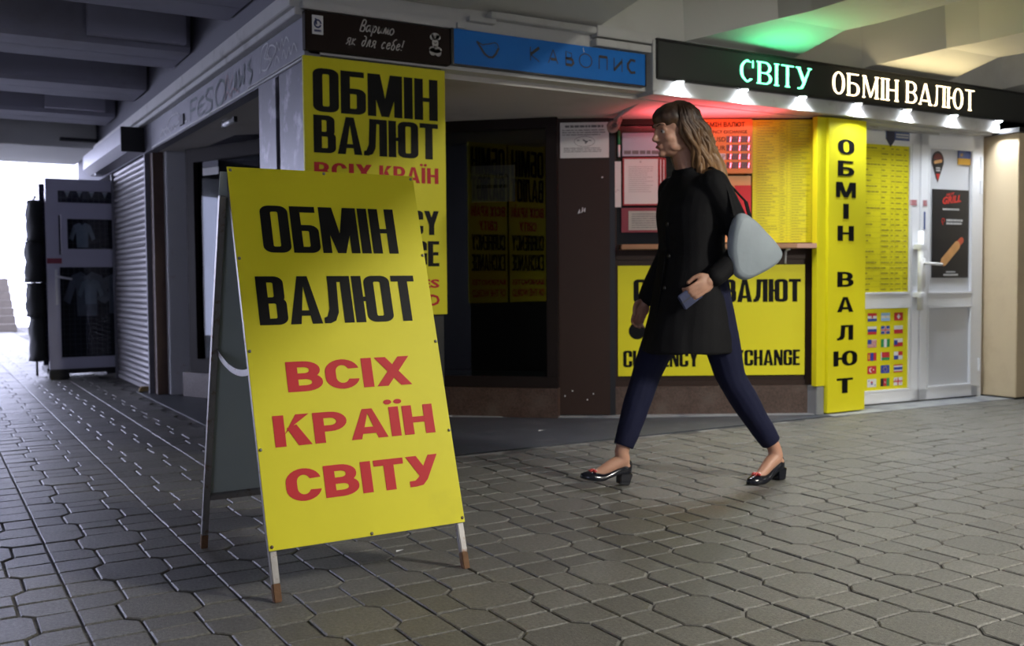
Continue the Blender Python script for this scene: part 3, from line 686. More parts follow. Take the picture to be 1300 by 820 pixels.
for u in (.33, 1.16):
    bm = B(); tube(bm, [(u, .012, 1.02), (u, -.002, 1.10), (u, -.03, 1.112), (u, -.09, 1.114)], .008, 8); obj('bracket', bm, WHITE, sf, True)
bm = B(); box(bm, 1.20, 1.33, -.124, -.119, 1.120, 1.150); obj('reflector', bm, mat('reflector', (.5, .28, .2), .3), sf)
# lower yellow sign
ws = empty('window_sign', wb.location, wb.rotation_euler.z, 'yellow exchange sign below the counter shelf behind the walking woman', 'sign')
bm = B(); box(bm, .025, 1.29, -.006, .010, .267, 1.012, .001); obj('sheet', bm, YEL2, ws)
lettering(ws, BLK, [('ОБМІН', .131, .62, .762, .920), ('ВАЛЮТ', .735, 1.262, .762, .915), ('CURRENCY', .06, .57, .328, .440), ('EXCHANGE', .76, 1.257, .332, .438)], 'impact', -.0075)
bm = B(); poly(bm, [(.155+.057*cos(2*pi*i/28), -.0075, .573+.057*sin(2*pi*i/28)) for i in range(28)]); obj('black_disc', bm, BLK, ws)
# yellow currency list
rl = empty('rate_list', wb.location, wb.rotation_euler.z, 'tall yellow printed currency table beside the exchange window', 'list')
bm = B(); box(bm, .932, 1.368, -.004, .008, 1.161, 1.980); obj('sheet', bm, YEL2, rl)
def table(parent, u0, u1, v0, v1, rows, cols, y, seed):
    bm = B(); dv = (v1-v0)/rows
    for r in range(rows+1): v = v0+dv*r; poly(bm, [(u0, y, v-.0006), (u1, y, v-.0006), (u1, y, v+.0006), (u0, y, v+.0006)])
    for c in cols: poly(bm, [(c-.0007, y, v0), (c+.0007, y, v0), (c+.0007, y, v1), (c-.0007, y, v1)])
    for i, (a, b) in enumerate(zip(cols, cols[1:])):
        if b-a > .03: dashes(bm, a+.006, b-.004, v0, v1, rows, y, h=.26, seed=seed+i, ragged=.65)
    obj('table_print', bm, OLIVE, parent)
table(rl, .934, 1.37, 1.17, 1.972, 44, (.934, .960, 1.115, 1.165, 1.190, 1.330, 1.37), -.0050, 11)
# red LED rate board
rb = empty('rate_board', wb.location, wb.rotation_euler.z, 'orange exchange rate board with glowing red digits under the soffit', 'board')
bm = B(); box(bm, .50, .927, -.03, .012, 1.622, 1.985, .004); obj('board_panel', bm, mat('board_orange', (.75, .24, .03), .45), rb)
sans(rb, BLK, 'ОБМІН ВАЛЮТ', .585, 1.932, .032, -.0315, width=.29, bold=.02)
sans(rb, BLK, 'CURRENCY EXCHANGE', .57, 1.888, .022, -.0315, width=.32, bold=.01)
DIG = glow('led_red', (1.0, .04, .06), 24); DOFF = mat('digit_window', (.20, .02, .05), .3); DUN = mat('digit_unlit', (.035, .006, .02), .4)
bmw = B(); bmu = B(); bml = B()
for r, nm in enumerate(('USD', 'EUR', 'GBP', 'PLN')):
    z = 1.832-r*.0575
    sans(rb, BLK if r != 2 else PRT, nm, .668, z+.002, .030, -.0315, bold=.0)
    if r == 2:
        bm = B(); box(bm, .666, .745, -.0312, -.031, z-.004, z+.038); obj('patch', bm, mat('patch_white', (.7, .7, .75), .5), rb)
    for (u0, nd) in ((.595, 2), (.755, 5)):
        box(bmw, u0-.004, u0+nd*.0315+.001, -.0315, -.030, z-.003, z+.038)
        for d in range(nd):
            x = u0+.004+d*.0305
            for (a, b) in (((.0, 0), (.018, 0)), ((0, .017), (.018, .017)), ((0, .034), (.018, .034)), ((0, 0), (0, .017)), ((0, .017), (0, .034)), ((.018, 0), (.018, .017)), ((.018, .017), (.018, .034))):
                on = a[0] == .018 and (d % 2 == 0 or nd == 2)
                if nd == 2 and d == 0: on = False
                strip(bml if on else bmu, [(x+a[0]+.004*a[1]/.034, z+a[1]), (x+b[0]+.004*b[1]/.034, z+b[1])], .0024 if on else .0018, -.0322)
obj('digit_window', bmw, DOFF, rb); obj('unlit_segments', bmu, DUN, rb); obj('lit_segments', bml, DIG, rb)
l = bpy.data.lights.new('rate_board_glow', 'AREA'); l.energy = 4.8; l.spread = radians(150); l.color = (1, .10, .13); l.shape = 'RECTANGLE'; l.size = .8; l.size_y = .2
lo = bpy.data.objects.new('rate_board_glow', l); COL.objects.link(lo)
lo.location = Vector(wb.location)+Matrix.Rotation(radians(-29.9), 3, 'Z') @ Vector((.60, -.30, 1.80)); lo.rotation_euler = (radians(180), 0, radians(-29.9))
# items in the exchange window
def wthing(name, label, cat, group=None): return empty(name, wb.location, wb.rotation_euler.z, label, cat, group)
lb = wthing('window_label', 'pale blue-grey printed strip across the top of the exchange window', 'label')
bm = B(); box(bm, .06, .45, -.001, .028, 1.745, 1.90); obj('sheet', bm, mat('pale_strip', (.42, .46, .56), .4, var=.1, vs=8), lb)
bm = B(); dashes(bm, .07, .44, 1.755, 1.785, 1, -.0025, h=.8, seed=21, ragged=0); obj('small_print', bm, PRT, lb)
gt = wthing('green_tube', 'green and pale tube upright at the left edge of the exchange window', 'tube')
bm = B(); cyl(bm, (.035, -.01, 1.82), (.035, -.01, 1.915), .009); obj('tube_top', bm, mat('green_plastic', (.05, .3, .12), .4), gt, True)
bm = B(); cyl(bm, (.035, -.01, 1.74), (.035, -.01, 1.82), .009); obj('tube_bottom', bm, WHITE, gt, True)
pp = wthing('price_slip', 'narrow white handwritten slip left of the red framed document', 'notice')
bm = B(); box(bm, -.022, .050, -.004, -.002, 1.405, 1.71); obj('sheet', bm, PAPER, pp)
bm = B()
for (u, v) in ((.0, 1.63), (-.0, 1.54), (0, 1.46), (-.01, 1.425)): strip(bm, [(u, v), (u+.008, v+.006)], .003, -.0055)
strip(bm, [(-.005, 1.505), (.008, 1.52), (.014, 1.505), (.025, 1.522), (.04, 1.515)], .0012, -.0055); obj('handwriting', bm, PRT, pp)
REDF = mat('red_frame', (.36, .015, .02), .4)
for k, (u0, u1, lab) in enumerate(((.068, .300, 'red framed document in the exchange window, foremost of three'), (.309, .322, 'middle red frame seen edge-on behind the foremost framed document'), (.330, .342, 'rearmost thin red frame next to the walking woman'))):
    fr = wthing('framed_document', lab, 'frame', 'red framed documents in the exchange window')
    bm = B(); ring_frame(bm, u0-.008, u1+.008, 1.415+.004*k, 1.735-.003*k, .010, -.012, .0, .001); obj('frame', bm, REDF, fr)
    bm = B(); box(bm, u0, u1, -.008, -.002, 1.425, 1.725); obj('sheet', bm, PAPER, fr)
    if k == 0:
        bm = B(); dashes(bm, .10, .27, 1.50, 1.68, 13, -.0095, h=.25, seed=31, ragged=.3); strip(bm, [(.18, 1.70), (.18, 1.712)], .005, -.0095); obj('small_print', bm, mat('print_pale', (.42, .40, .40), .6), fr)
lf = wthing('leaflet', 'dull cream leaflet in a red holder low in the exchange window', 'leaflet')
bm = B(); box(bm, .05, .34, -.010, -.002, 1.235, 1.40, .002); obj('holder', bm, mat('red_holder', (.24, .03, .05), .35), lf)
bm = B(); box(bm, .098, .335, -.013, -.0105, 1.25, 1.378); obj('sheet', bm, mat('cream_paper', (.42, .42, .38), .5, var=.2, vs=25), lf)
bm = B(); dashes(bm, .12, .32, 1.26, 1.365, 7, -.0145, h=.3, seed=41, ragged=.2); obj('small_print', bm, PRT, lf)
op = wthing('orange_lit_panel', 'ruled panel below the rate board with orange light put into its colour', 'notice')
bm = B(); box(bm, .58, .925, .004, .010, 1.165, 1.61); obj('sheet', bm, mat('orange_lit_colour', (.80, .40, .16), .5, var=.05), op)  # orange light falling on this panel is put into its base colour
bm = B(); dashes(bm, .70, .86, 1.20, 1.50, 14, .002, h=.12, seed=45, ragged=.1); obj('small_print', bm, mat('print_sand', (.6, .3, .12), .5), op)
rd = wthing('red_pennant', 'red cloth pennant beside the yellow currency table', 'pennant')
bm = B(); prism(bm, [(.815, 1.545), (.925, 1.545), (.925, 1.20), (.90, 1.20), (.855, 1.25)], -.004, 0)
for v in bm.verts: v.co = Vector((v.co.x, v.co.z, v.co.y))
obj('cloth', bm, mat('red_cloth', (.62, .02, .03), .6, bump=.2, bs=15), rd)
# camera / cable knot under the soffit corner
cb = empty('cable_knot', (3.93, 5.28, 1.93), 0, 'coiled pinkish cable bundle hanging under the soffit above the pier', 'cable')
bm = B()
for k in range(5):
    pts = [(.030*cos(t*.7+k)*(1-.08*k)+.010*k-.02, .022*sin(t*.5+k), .036*sin(t*.7+k*1.3)+.008*(k-2)) for t in range(18)]
    tube(bm, pts, .0055, 6)
obj('coil', bm, mat('dusty_cable', (.30, .24, .21), .7), cb, True)
bm = B(); tube(bm, [(0, 0, .03), (-.01, -.06, .05), (-.13, -.42, .075), (-.20, -.60, .085)], .014, 8); obj('conduit', bm, mat('dusty_conduit', (.40, .36, .33), .6), cb, True)

# ------------------------------------------------------------------ signs on the facade
bs = empty('brown_sign', (1.61, 4.62, 2.03), 0, 'dark brown cafe signboard with white script over the corner pillar', 'sign')
bm = B(); box(bm, 0, .775, 0, .04, 0, .185, .002); obj('board', bm, BRSIGN, bs)
PW = mat('print_offwhite', (.50, .48, .44), .6)
CUR = {'В': [[(.1, 0), (.2, 1), (.6, 1), (.6, .62), (.25, .52), (.7, .4), (.6, 0), (.1, 0)]], 'а': [[(.6, .55), (.2, .55), (.05, .2), (.25, 0), (.55, .3), (.6, .55), (.6, .1), (.8, .05)]],
 'р': [[(.08, .5), (.15, .6), (.1, -.4)], [(.12, .4), (.4, .6), (.6, .35), (.4, 0), (.12, .15)]], 'и': [[(.05, .6), (.05, .1), (.25, 0), (.5, .3), (.55, .6), (.55, .1), (.75, .05)]],
 'м': [[(0, 0), (.1, .45), (.22, .62)], [(.22, .62), (.36, .02), (.62, .62)], [(.62, .62), (.66, .05), (.85, .06)]], 'о': [[(.35, .6), (.05, .4), (.1, .05), (.4, 0), (.6, .3), (.35, .6)]],
 'я': [[(.6, .6), (.2, .6), (.15, .35), (.55, .3)], [(.6, .6), (.56, 0), (.75, .05)], [(.35, .3), (0, 0)]], 'к': [[(.1, .6), (.1, 0)], [(.55, .6), (.12, .3), (.4, .1), (.7, 0)]],
 'д': [[(.5, .5), (.2, .5), (.05, .2), (.3, 0), (.55, .3), (.5, .85), (.1, .95)]], 'л': [[(0, 0), (.1, .05), (.3, .6), (.5, .55), (.5, .1), (.7, .05)]],
 'с': [[(.55, .5), (.3, .6), (.05, .3), (.2, 0), (.55, .1)]], 'е': [[(.1, .3), (.55, .4), (.4, .6), (.1, .45), (.1, .1), (.35, 0), (.65, .15)]],
 'б': [[(.3, .5), (.05, .3), (.15, 0), (.45, 0), (.55, .3), (.3, .5), (.12, .65), (.3, .9), (.65, 1)]], '!': [[(.2, 1), (.15, .3)], [(.14, .08), (.13, 0)]], ' ': []}
def cursive(text, u0, u1, v0, h, y, r):
    n = len(text); pitch = (u1-u0)/n; bm = B()
    for i, c in enumerate(text):
        for st in CUR[c]:
            P = [(u0+pitch*(i+p[0]*1.12)+p[1]*h*.3, v0+p[1]*h) for p in st]; Q = []
            for a in range(len(P)-1):
                p0 = P[max(a-1, 0)]; p1 = P[a]; p2 = P[a+1]; p3 = P[min(a+2, len(P)-1)]
                for k in range(5):
                    t_ = k/5; Q.append(tuple(.5*((2*p1[j])+(-p0[j]+p2[j])*t_+(2*p0[j]-5*p1[j]+4*p2[j]-p3[j])*t_*t_+(-p0[j]+3*p1[j]-3*p2[j]+p3[j])*t_**3) for j in (0, 1)))
            Q.append(P[-1]); strip(bm, Q, r, y)
    obj('script_lettering', bm, PW, bs)
cursive('Варимо', .275, .465, .118, .052, -.002, .0030)
cursive('як для себе!', .205, .520, .045, .052, -.002, .0028)
bm = B(); box(bm, .035, .090, -.003, 0, .075, .165); obj('sticker', bm, PAPER, bs)
bm = B(); strip(bm, [(.062+.016*cos(a*.6), .125+.018*sin(a*.6)) for a in range(11)], .004, -.0045); strip(bm, [(.052, .15), (.056, .12)], .004, -.0045); dashes(bm, .045, .08, .085, .098, 1, -.0045, seed=5, h=.8, ragged=0); obj('emblem', bm, mat('navy_print', (.02, .03, .12), .5), bs)
# chef figure drawn as a plain white emblem: toque, head and shoulders
bm = B()
for (x, z, rx, rz) in ((.690, .140, .024, .016), (.672, .132, .014, .014), (.706, .134, .014, .013), (.689, .105, .018, .024), (.690, .072, .036, .018), (.675, .060, .02, .02), (.705, .058, .018, .02)):
    poly(bm, [(x+rx*cos(2*pi*i/16), -.002, z+rz*sin(2*pi*i/16)) for i in range(16)])
obj('emblem', bm, PW, bs)
bm = B(); strip(bm, [(.680, .108), (.688, .1), (.696, .108)], .002, -.004); strip(bm, [(.672, .122), (.706, .122)], .002, -.004); strip(bm, [(.684, .09), (.684, .055)], .0015, -.004); obj('emblem_lines', bm, BRSIGN, bs)

def big_sign(name, label, loc, rz, wd, yel=YEL):
    e = empty(name, loc, rz, label, 'sign')
    bm = B(); box(bm, 0, wd, 0, .02, 0, 1.262, .002); obj('sheet', bm, yel, e)
    k = wd/.76
    lettering(e, BLK, [('ОБМІН', .045*k, .715*k, .998, 1.207), ('ВАЛЮТ', .045*k, .715*k, .800, .982), ('CURRENCY', .045*k, .715*k, .412, .535), ('EXCHANGE', .045*k, .715*k, .250, .380)], 'impact', -.0015)
    lettering(e, RED, [('ВСІХ', .045*k, .345*k, .675, .755), ('КРАЇН', .385*k, .715*k, .675, .755), ('СВІТУ', .20*k, .56*k, .565, .640)], 'bold', -.0015, label='red lettering')
    sans(e, RED, 'BANKNOTES', .045*k, .138, .045, -.0015, width=.67*k, bold=.03); sans(e, RED, 'OF THE WORLD', .045*k, .045, .06, -.0015, width=.67*k, bold=.03)
    return e
big_sign('exchange_sign', 'tall yellow exchange sign on the corner pillar behind the sandwich board', (1.61, 4.652, .746), 0, .76)
big_sign('exchange_sign', 'narrow yellow sign on the hidden pillar side, seen reflected nearest the brown pier', (2.378, 4.69, .746), radians(90), .36)
big_sign('exchange_sign', 'narrow yellow sign on the hidden pillar side, seen reflected farther from the brown pier', (2.378, 5.07, .746), radians(90), .36)

bl = empty('blue_sign', (2.402, 4.62, 2.044), 0, 'long blue cafe signboard with a bird outline and thin brown letters', 'sign')
bm = B(); box(bm, .004, 1.255, 0, .035, 0, .18, .002); obj('board', bm, BLUE, bl)
bm = B(); box(bm, -.012, .005, -.002, .035, 0, .18); box(bm, -.012, 1.26, -.001, .035, -.006, 0); box(bm, 1.255, 1.262, -.001, .035, 0, .18); obj('edge', bm, BLACKM, bl)
LBR = mat('letter_brown', (.035, .028, .03), .5)
bm = B(); yy = -.0015
bird = [(.140, .128), (.175, .112), (.19, .118), (.215, .122), (.235, .128), (.248, .132), (.262, .128), (.272, .112)]
strip(bm, bird, .0028, yy); strip(bm, [(.140, .128), (.165, .095), (.185, .068), (.21, .053), (.235, .054), (.255, .075), (.272, .108)], .006, yy); strip(bm, [(.251, .112), (.251, .118)], .002, yy)
def thinL(bm, segs, x, w_, z, h):
    for s_ in segs:
        strip(bm, [(x+w_*p[0], z+h*p[1]) for p in s_[0]], s_[1], yy)
t, T = .0028, .0095
zz, hh = .062, .075
circ = [(.5+.5*cos(2*pi*i/24), .5+.5*sin(2*pi*i/24)) for i in range(25)]
glx = [
 ([([(0, 0), (0, 1)], t), ([(0, .45), (.9, 1)], T*.8), ([(0, .45), (.9, 0)], t)], .470),
 ([([(0, 0), (.5, 1)], t), ([(.5, 1), (1, 0)], t), ([(.25, .3), (.8, .3)], T*.8)], .585),
 ([([(0, 0), (0, 1), (.6, .9), (.6, .6), (0, .5)], t), ([(.0, .5), (.7, .45), (.8, .2), (.6, .03), (0, .05)], T*.8)], .700),
 ([(circ, t)], .79),
 ([([(0, 0), (0, 1)], t), ([(0, .95), (.9, .95)], T*.8), ([(.9, 1), (.9, 0)], t)], .925),
 ([([(0, 1), (0, 0)], t), ([(0, .08), (.9, .8)], T*.8), ([(.9, 0), (.9, 1)], t)], 1.030),
 ([([(.9, .95), (.4, 1), (.05, .65), (.05, .35), (.4, .03), (.9, .08)], T*.8)], 1.125)]
for segs, x in glx: thinL(bm, segs, x, .062 if x != .79 else .085, zz, hh)
obj('lettering', bm, LBR, bl)
bm = B(); strip(bm, [(.815, .17), (.822, .145)], .0016, yy); obj('scratch', bm, WHITE, bl)

# LED display
ld = empty('led_display', (3.722, 4.58, 2.09), 0, 'long black LED ticker over the doorway with green and warm white words', 'display')
def led_panel_mat():
    m = mat('led_panel', (.035, .038, .036), .55); nt = m.node_tree; N = nt.nodes; L = nt.links
    tc = N.new('ShaderNodeTexCoord'); mp = N.new('ShaderNodeMapping'); mp.inputs['Scale'].default_value = (100, 100, 100)
    wv = N.new('ShaderNodeTexVoronoi'); wv.inputs['Scale'].default_value = 1; wv.inputs['Randomness'].default_value = 0
    L.new(tc.outputs['Object'], mp.inputs[0]); L.new(mp.outputs[0], wv.inputs['Vector'])
    cr = N.new('ShaderNodeValToRGB'); cr.color_ramp.elements[0].color = (.085, .09, .085, 1); cr.color_ramp.elements[1].color = (.022, .024, .023, 1); cr.color_ramp.elements[0].position = .25; cr.color_ramp.elements[1].position = .4
    L.new(wv.outputs['Distance'], cr.inputs[0]); L.new(cr.outputs[0], N['Principled BSDF'].inputs['Base Color']); return m
bm = B(); box(bm, 0, 4.1, .004, .08, 0, .222); obj('panel', bm, led_panel_mat(), ld)
bm = B(); ring_frame(bm, -.012, 4.11, -.004, .228, .014, -.004, .085, .002); obj('frame', bm, BLACKM, ld)
def ledtext(text, x0, x1, z0, z1, col, strength, name, label):
    m = bpy.data.materials.new(name+'_glow'); m.use_nodes = True; nt = m.node_tree; N = nt.nodes; L = nt.links; b = N['Principled BSDF']
    b.inputs['Base Color'].default_value = (0, 0, 0, 1); b.inputs['Emission Color'].default_value = (*col, 1)
    tc = N.new('ShaderNodeTexCoord'); mp = N.new('ShaderNodeMapping'); mp.inputs['Scale'].default_value = (110, 110, 110)
    v = N.new('ShaderNodeTexVoronoi'); v.inputs['Scale'].default_value = 1; v.inputs['Randomness'].default_value = 0
    mr = N.new('ShaderNodeMapRange'); mr.inputs['From Min'].default_value = .35; mr.inputs['From Max'].default_value = .7; mr.inputs['To Min'].default_value = strength; mr.inputs['To Max'].default_value = strength*.45
    L.new(tc.outputs['Object'], mp.inputs[0]); L.new(mp.outputs[0], v.inputs['Vector']); L.new(v.outputs['Distance'], mr.inputs['Value']); L.new(mr.outputs[0], b.inputs['Emission Strength'])
    bm = B(); letters(bm, text, 'serif', x0, x1, z0, z1, 0.0015); o = obj(name, bm, m, ld); o['label'] = label
ledtext('СВІТУ', .640, 1.250, .040, .178, (.12, 1.0, .42), 7.0, 'green_word', 'green glowing serif word')
ledtext('ОБМІН', 1.455, 2.100, .038, .184, (1.0, .78, .45), 6.0, 'warm_word', 'warm white glowing serif word')
ledtext('ВАЛЮТ', 2.190, 2.945, .040, .188, (1.0, .78, .45), 6.0, 'warm_word', 'warm white glowing serif word')
# its light on the concrete above
area('led_green_glow', (4.68, 4.52, 2.20), (4.60, 4.15, 2.6), .5, 1.7, (.08, 1.0, .38), .08)
area('led_warm_glow', (5.9, 4.52, 2.20), (5.9, 4.1, 2.6), 1.3, 3.2, (1.0, .80, .42), .08)

# downlights under the display
for k, x in enumerate((3.885, 4.395, 4.905, 5.43, 5.93, 6.44, 6.97)):
    e = empty('spot_lamp', (x, 4.585, 2.088), 0, ['cold white LED spot under the ticker, nearest the blue sign', 'cold white LED spot under the ticker, second from the blue sign', 'cold white LED spot under the ticker, third from the blue sign', 'cold white LED spot under the ticker above the yellow post', 'cold white LED spot under the ticker above the left door leaf', 'cold white LED spot under the ticker above the right door leaf', 'cold white LED spot under the ticker above the wooden panel'][k], 'spotlight', 'LED spots under the ticker')
    bm = B(); cyl(bm, (0, 0, -.008), (0, 0, -.001), .032, .032, 20); obj('rim', bm, WHITE, e, True)
    bm = B(); cyl(bm, (0, 0, -.012), (0, 0, -.008), .022, .024, 20); obj('lens', bm, glow('spot_lens', (.85, .9, 1.0), 60), e)
    l = bpy.data.lights.new('spot_light', 'SPOT'); l.energy = 32; l.color = (.86, .92, 1.0); l.spot_size = radians(155); l.spot_blend = 1; l.shadow_soft_size = .03
    lo = bpy.data.objects.new('spot_light', l); COL.objects.link(lo); lo.location = (x, 4.575, 2.065); lo.rotation_euler = (radians(-8), 0, 0)

# ------------------------------------------------------------------ yellow post
yp = empty('yellow_post', (5.21, 4.64, 0), 0, 'square yellow sign post with vertical black letters left of the doors', 'sign')
bm = B(); box(bm, 0, .37, 0, .25, .012, 1.985, .003); obj('casing', bm, YEL2, yp)
lt = [('О', 1.753), ('Б', 1.633), ('М', 1.513), ('І', 1.393), ('Н', 1.174), ('В', .853), ('А', .672), ('Л', .490), ('Ю', .300), ('Т', .121)]
lt = [('О', 1.850), ('Б', 1.705), ('М', 1.562), ('І', 1.418), ('Н', 1.270), ('В', .960), ('А', .790), ('Л', .600), ('Ю', .425), ('Т', .240)]
lettering(yp, BLK, [(c, (.088 if c not in 'ІЮМ' else {'І': .142, 'Ю': .055, 'М': .07}[c]), (.248 if c not in 'ІЮМ' else {'І': .196, 'Ю': .29, 'М': .265}[c]), z-.102, z) for c, z in lt], 'bold', -.0015)
bm = B(); box(bm, 5.125, 5.208, 4.66, 4.70, .197, 1.985); o = obj('yellow_strip', bm, YEL2); meta(o, 'narrow yellow side strip between the currency table and the post', 'panel')
bm = B(); box(bm, 5.14, 5.212, 4.67, 4.78, 0, .195, .004); meta(obj('trim_9', bm, PALE), kind='structure')

# ------------------------------------------------------------------ doors
dd = frame_root('door_1', 5.804, 4.80, -4, 'structure')
dd.location = (5.804, 4.80, 0)
def leaf(x0, x1, zmid0, zmid1, nm):
    bm = B(); f = .085
    box(bm, x0, x1, 0, .06, .012, .012+f, .006); box(bm, x0, x1, 0, .06, 1.965-f, 1.965, .006); box(bm, x0, x0+f, 0, .06, .012, 1.965, .006); box(bm, x1-f, x1, 0, .06, .012, 1.965, .006)
    box(bm, x0+f*.9, x1-f*.9, .002, .058, zmid0, zmid1, .006)
    return obj(nm, bm, WHITE, dd)
bm = B(); box(bm, -.33, -.235, .01, .07, 0, 1.985); box(bm, 1.155, 1.20, .01, .07, 0, 1.985, .003); box(bm, -.3, 1.2, .01, .07, 1.965, 1.992, .002); obj('frame', bm, WHITE, dd)
lleaf = leaf(-.235, .508, .712, .80, 'door_leaf'); rleaf = leaf(.514, 1.155, .705, .795, 'door_leaf')
for (x0, x1, z0, z1, lf_) in ((-.15, .42, .10, .71, lleaf), (-.15, .42, .80, 1.88, lleaf), (.60, 1.07, .10, .705, rleaf), (.60, 1.07, .795, 1.88, rleaf)):
    bm = B(); box(bm, x0, x1, .02, .03, z0, z1); obj('door_panel', bm, WHITEG, lf_)
def bead(x0, x1, z0, z1):
    bm = B(); ring_frame(bm, x0, x1, z0, z1, .018, -.004, .022, .004); obj('bead', bm, WHITE, rleaf if x0 > .5 else lleaf)
bead(.595, 1.075, .792, 1.885); bead(.595, 1.075, .092, .708); bead(-.15, .42, .797, 1.885); bead(-.15, .42, .092, .715)
bm = B(); tube(bm, [(.545, -.005, 1.02), (.545, -.045, 1.02), (.57, -.05, 1.02), (.685, -.05, 1.012)], .011, 10); box(bm, .53, .56, -.012, 0, .84, 1.06, .004); obj('handle', bm, mat('white_enamel', (.85, .85, .85), .25), rleaf, True)
pb = empty('pull_bar', dd.location, dd.rotation_euler.z, 'long white tubular pull handle on the left door leaf', 'handle')
bm = B(); cyl(bm, (.463, -.05, .68), (.463, -.05, 1.255), .020, seg=16); obj('tube', bm, mat('white_enamel', (.85, .85, .85), .25), pb, True)
for z in (.79, 1.14):
    bm = B(); box(bm, .435, .497, -.075, .0, z-.02, z+.02, .006); obj('bracket', bm, WHITE, pb)
for z in (.25, 1.60, 1.78):
    bm = B(); box(bm, 1.148, 1.168, -.012, .02, z-.05, z+.05, .004); obj('hinge', bm, WHITE, rleaf)
bm = B(); box(bm, -.6, 1.3, .07, .12, 0, 2.03); obj('backing_wall', bm, SOFF, dd)
bm = B(); box(bm, 5.55, 7.05, 4.66, 4.86, 1.985, 2.0); box(bm, 5.58, 7.04, 4.76, 4.79, 1.97, 1.99); meta(obj('trim_10', bm, TRIM), kind='structure')
def dthing(name, label, cat, group=None): return empty(name, dd.location, dd.rotation_euler.z, label, cat, group)
r2 = dthing('rate_list', 'yellow printed currency table filling the upper light of the left door leaf', 'list')
bm = B(); box(bm, -.14, .400, .008, .016, .805, 1.885); obj('sheet', bm, YEL2, r2)
table(r2, -.14, .398, .815, 1.86, 27, (-.14, .12, .215, .262, .345, .398), .006, 51)
# sheet with the flags
fsn = dthing('flag_sheet', 'yellow sheet with eighteen small national flags on the lower left door leaf', 'poster')
bm = B(); box(bm, -.14, .402, .008, .016, .104, .708); obj('sheet', bm, YEL2, fsn)
FC = dict(r=(.55, .03, .04), w=(.72, .72, .72), b=(.03, .06, .35), l=(.30, .50, .75), g=(.03, .28, .08), k=(.02, .02, .02), y=(.8, .5, .03), o=(.65, .12, .03))
def flag(cx, cz, parts):
    bm = B(); W_, H_ = .088, .058; cols = []
    for p in parts:
        c, x0, x1, z0, z1 = p[:5]
        if c not in cols: cols.append(c)
        y = .0065-.0003*parts.index(p)
        if len(p) > 5:
            n = 10; f = poly(bm, [(cx-W_/2+W_*((x0+x1)/2+(x1-x0)/2*cos(2*pi*i/n)), y, cz-H_/2+H_*((z0+z1)/2+(z1-z0)/2*sin(2*pi*i/n))) for i in range(n)])
        else: f = poly(bm, [(cx-W_/2+W_*x0, y, cz-H_/2+H_*z0), (cx-W_/2+W_*x1, y, cz-H_/2+H_*z0), (cx-W_/2+W_*x1, y, cz-H_/2+H_*z1), (cx-W_/2+W_*x0, y, cz-H_/2+H_*z1)])
        f.material_index = cols.index(c)
    obj('flag', bm, [mat('flag_'+c, FC[c], .5) for c in cols], fsn)
h3 = lambda a, b, c: [(a, 0, 1, .667, 1), (b, 0, 1, .333, .667), (c, 0, 1, 0, .333)]
v3 = lambda a, b, c: [(a, 0, .333, 0, 1), (b, .333, .667, 0, 1), (c, .667, 1, 0, 1)]
flags = [
 [h3('r', 'w', 'b')+[('r', .42, .58, .4, .75)], h3('l', 'w', 'l')+[('y', .45, .55, .42, .58, 1)], [('r', 0, 1, 0, 1), ('w', .42, .58, .2, .8), ('w', .3, .7, .4, .6)]],
 [h3('w', 'b', 'r'), [('b', 0, 1, 0, 1), ('w', .4, .6, 0, 1), ('w', 0, 1, .35, .65), ('r', .45, .55, 0, 1), ('r', 0, 1, .43, .57)], [('w', 0, 1, .5, 1), ('r', 0, 1, 0, .5)]],
 [[('w', 0, 1, 0, 1)]+[('r', 0, 1, i/7, i/7+.07) for i in range(7)]+[('b', 0, .42, .45, 1)], v3('g', 'w', 'g'), [('w', 0, 1, .5, 1), ('r', 0, 1, 0, .5), ('b', 0, .4, .2, .8)]],
 [v3('r', 'b', 'r')+[('y', .1, .22, .2, .8)], [('r', 0, 1, .33, 1), ('g', 0, 1, 0, .33), ('w', 0, .1, 0, 1)], [('w', 0, 1, 0, 1), ('r', .5, 1, .5, 1), ('b', 0, .5, 0, .5)]],
 [[('r', 0, 1, 0, 1), ('w', .2, .6, .2, .8, 1), ('r', .32, .66, .28, .72, 1), ('w', .62, .74, .42, .6, 1)], [('b', 0, 1, 0, 1)]+[('y', .5+.22*cos(i*pi/4)-.03, .5+.22*cos(i*pi/4)+.03, .5+.3*sin(i*pi/4)-.04, .5+.3*sin(i*pi/4)+.04) for i in range(8)], [('r', 0, 1, 0, 1), ('w', 0, 1, .16, .84), ('b', 0, 1, .33, .67)]],
 [[('w', 0, 1, 0, 1), ('r', .38, .62, .45, .72, 1), ('b', .38, .62, .28, .52, 1), ('k', .12, .2, .7, .85), ('k', .8, .88, .15, .3)], v3('k', 'r', 'g')+[('w', .44, .56, .4, .6, 1)], [('w', 0, 1, 0, 1), ('r', .44, .56, 0, 1), ('r', 0, 1, .42, .58), ('r', .15, .25, .65, .8), ('r', .75, .85, .2, .35)]]]
for i, row in enumerate(flags):
    for j, f in enumerate(row): flag(.045+j*.131, .636-i*.0945, f)
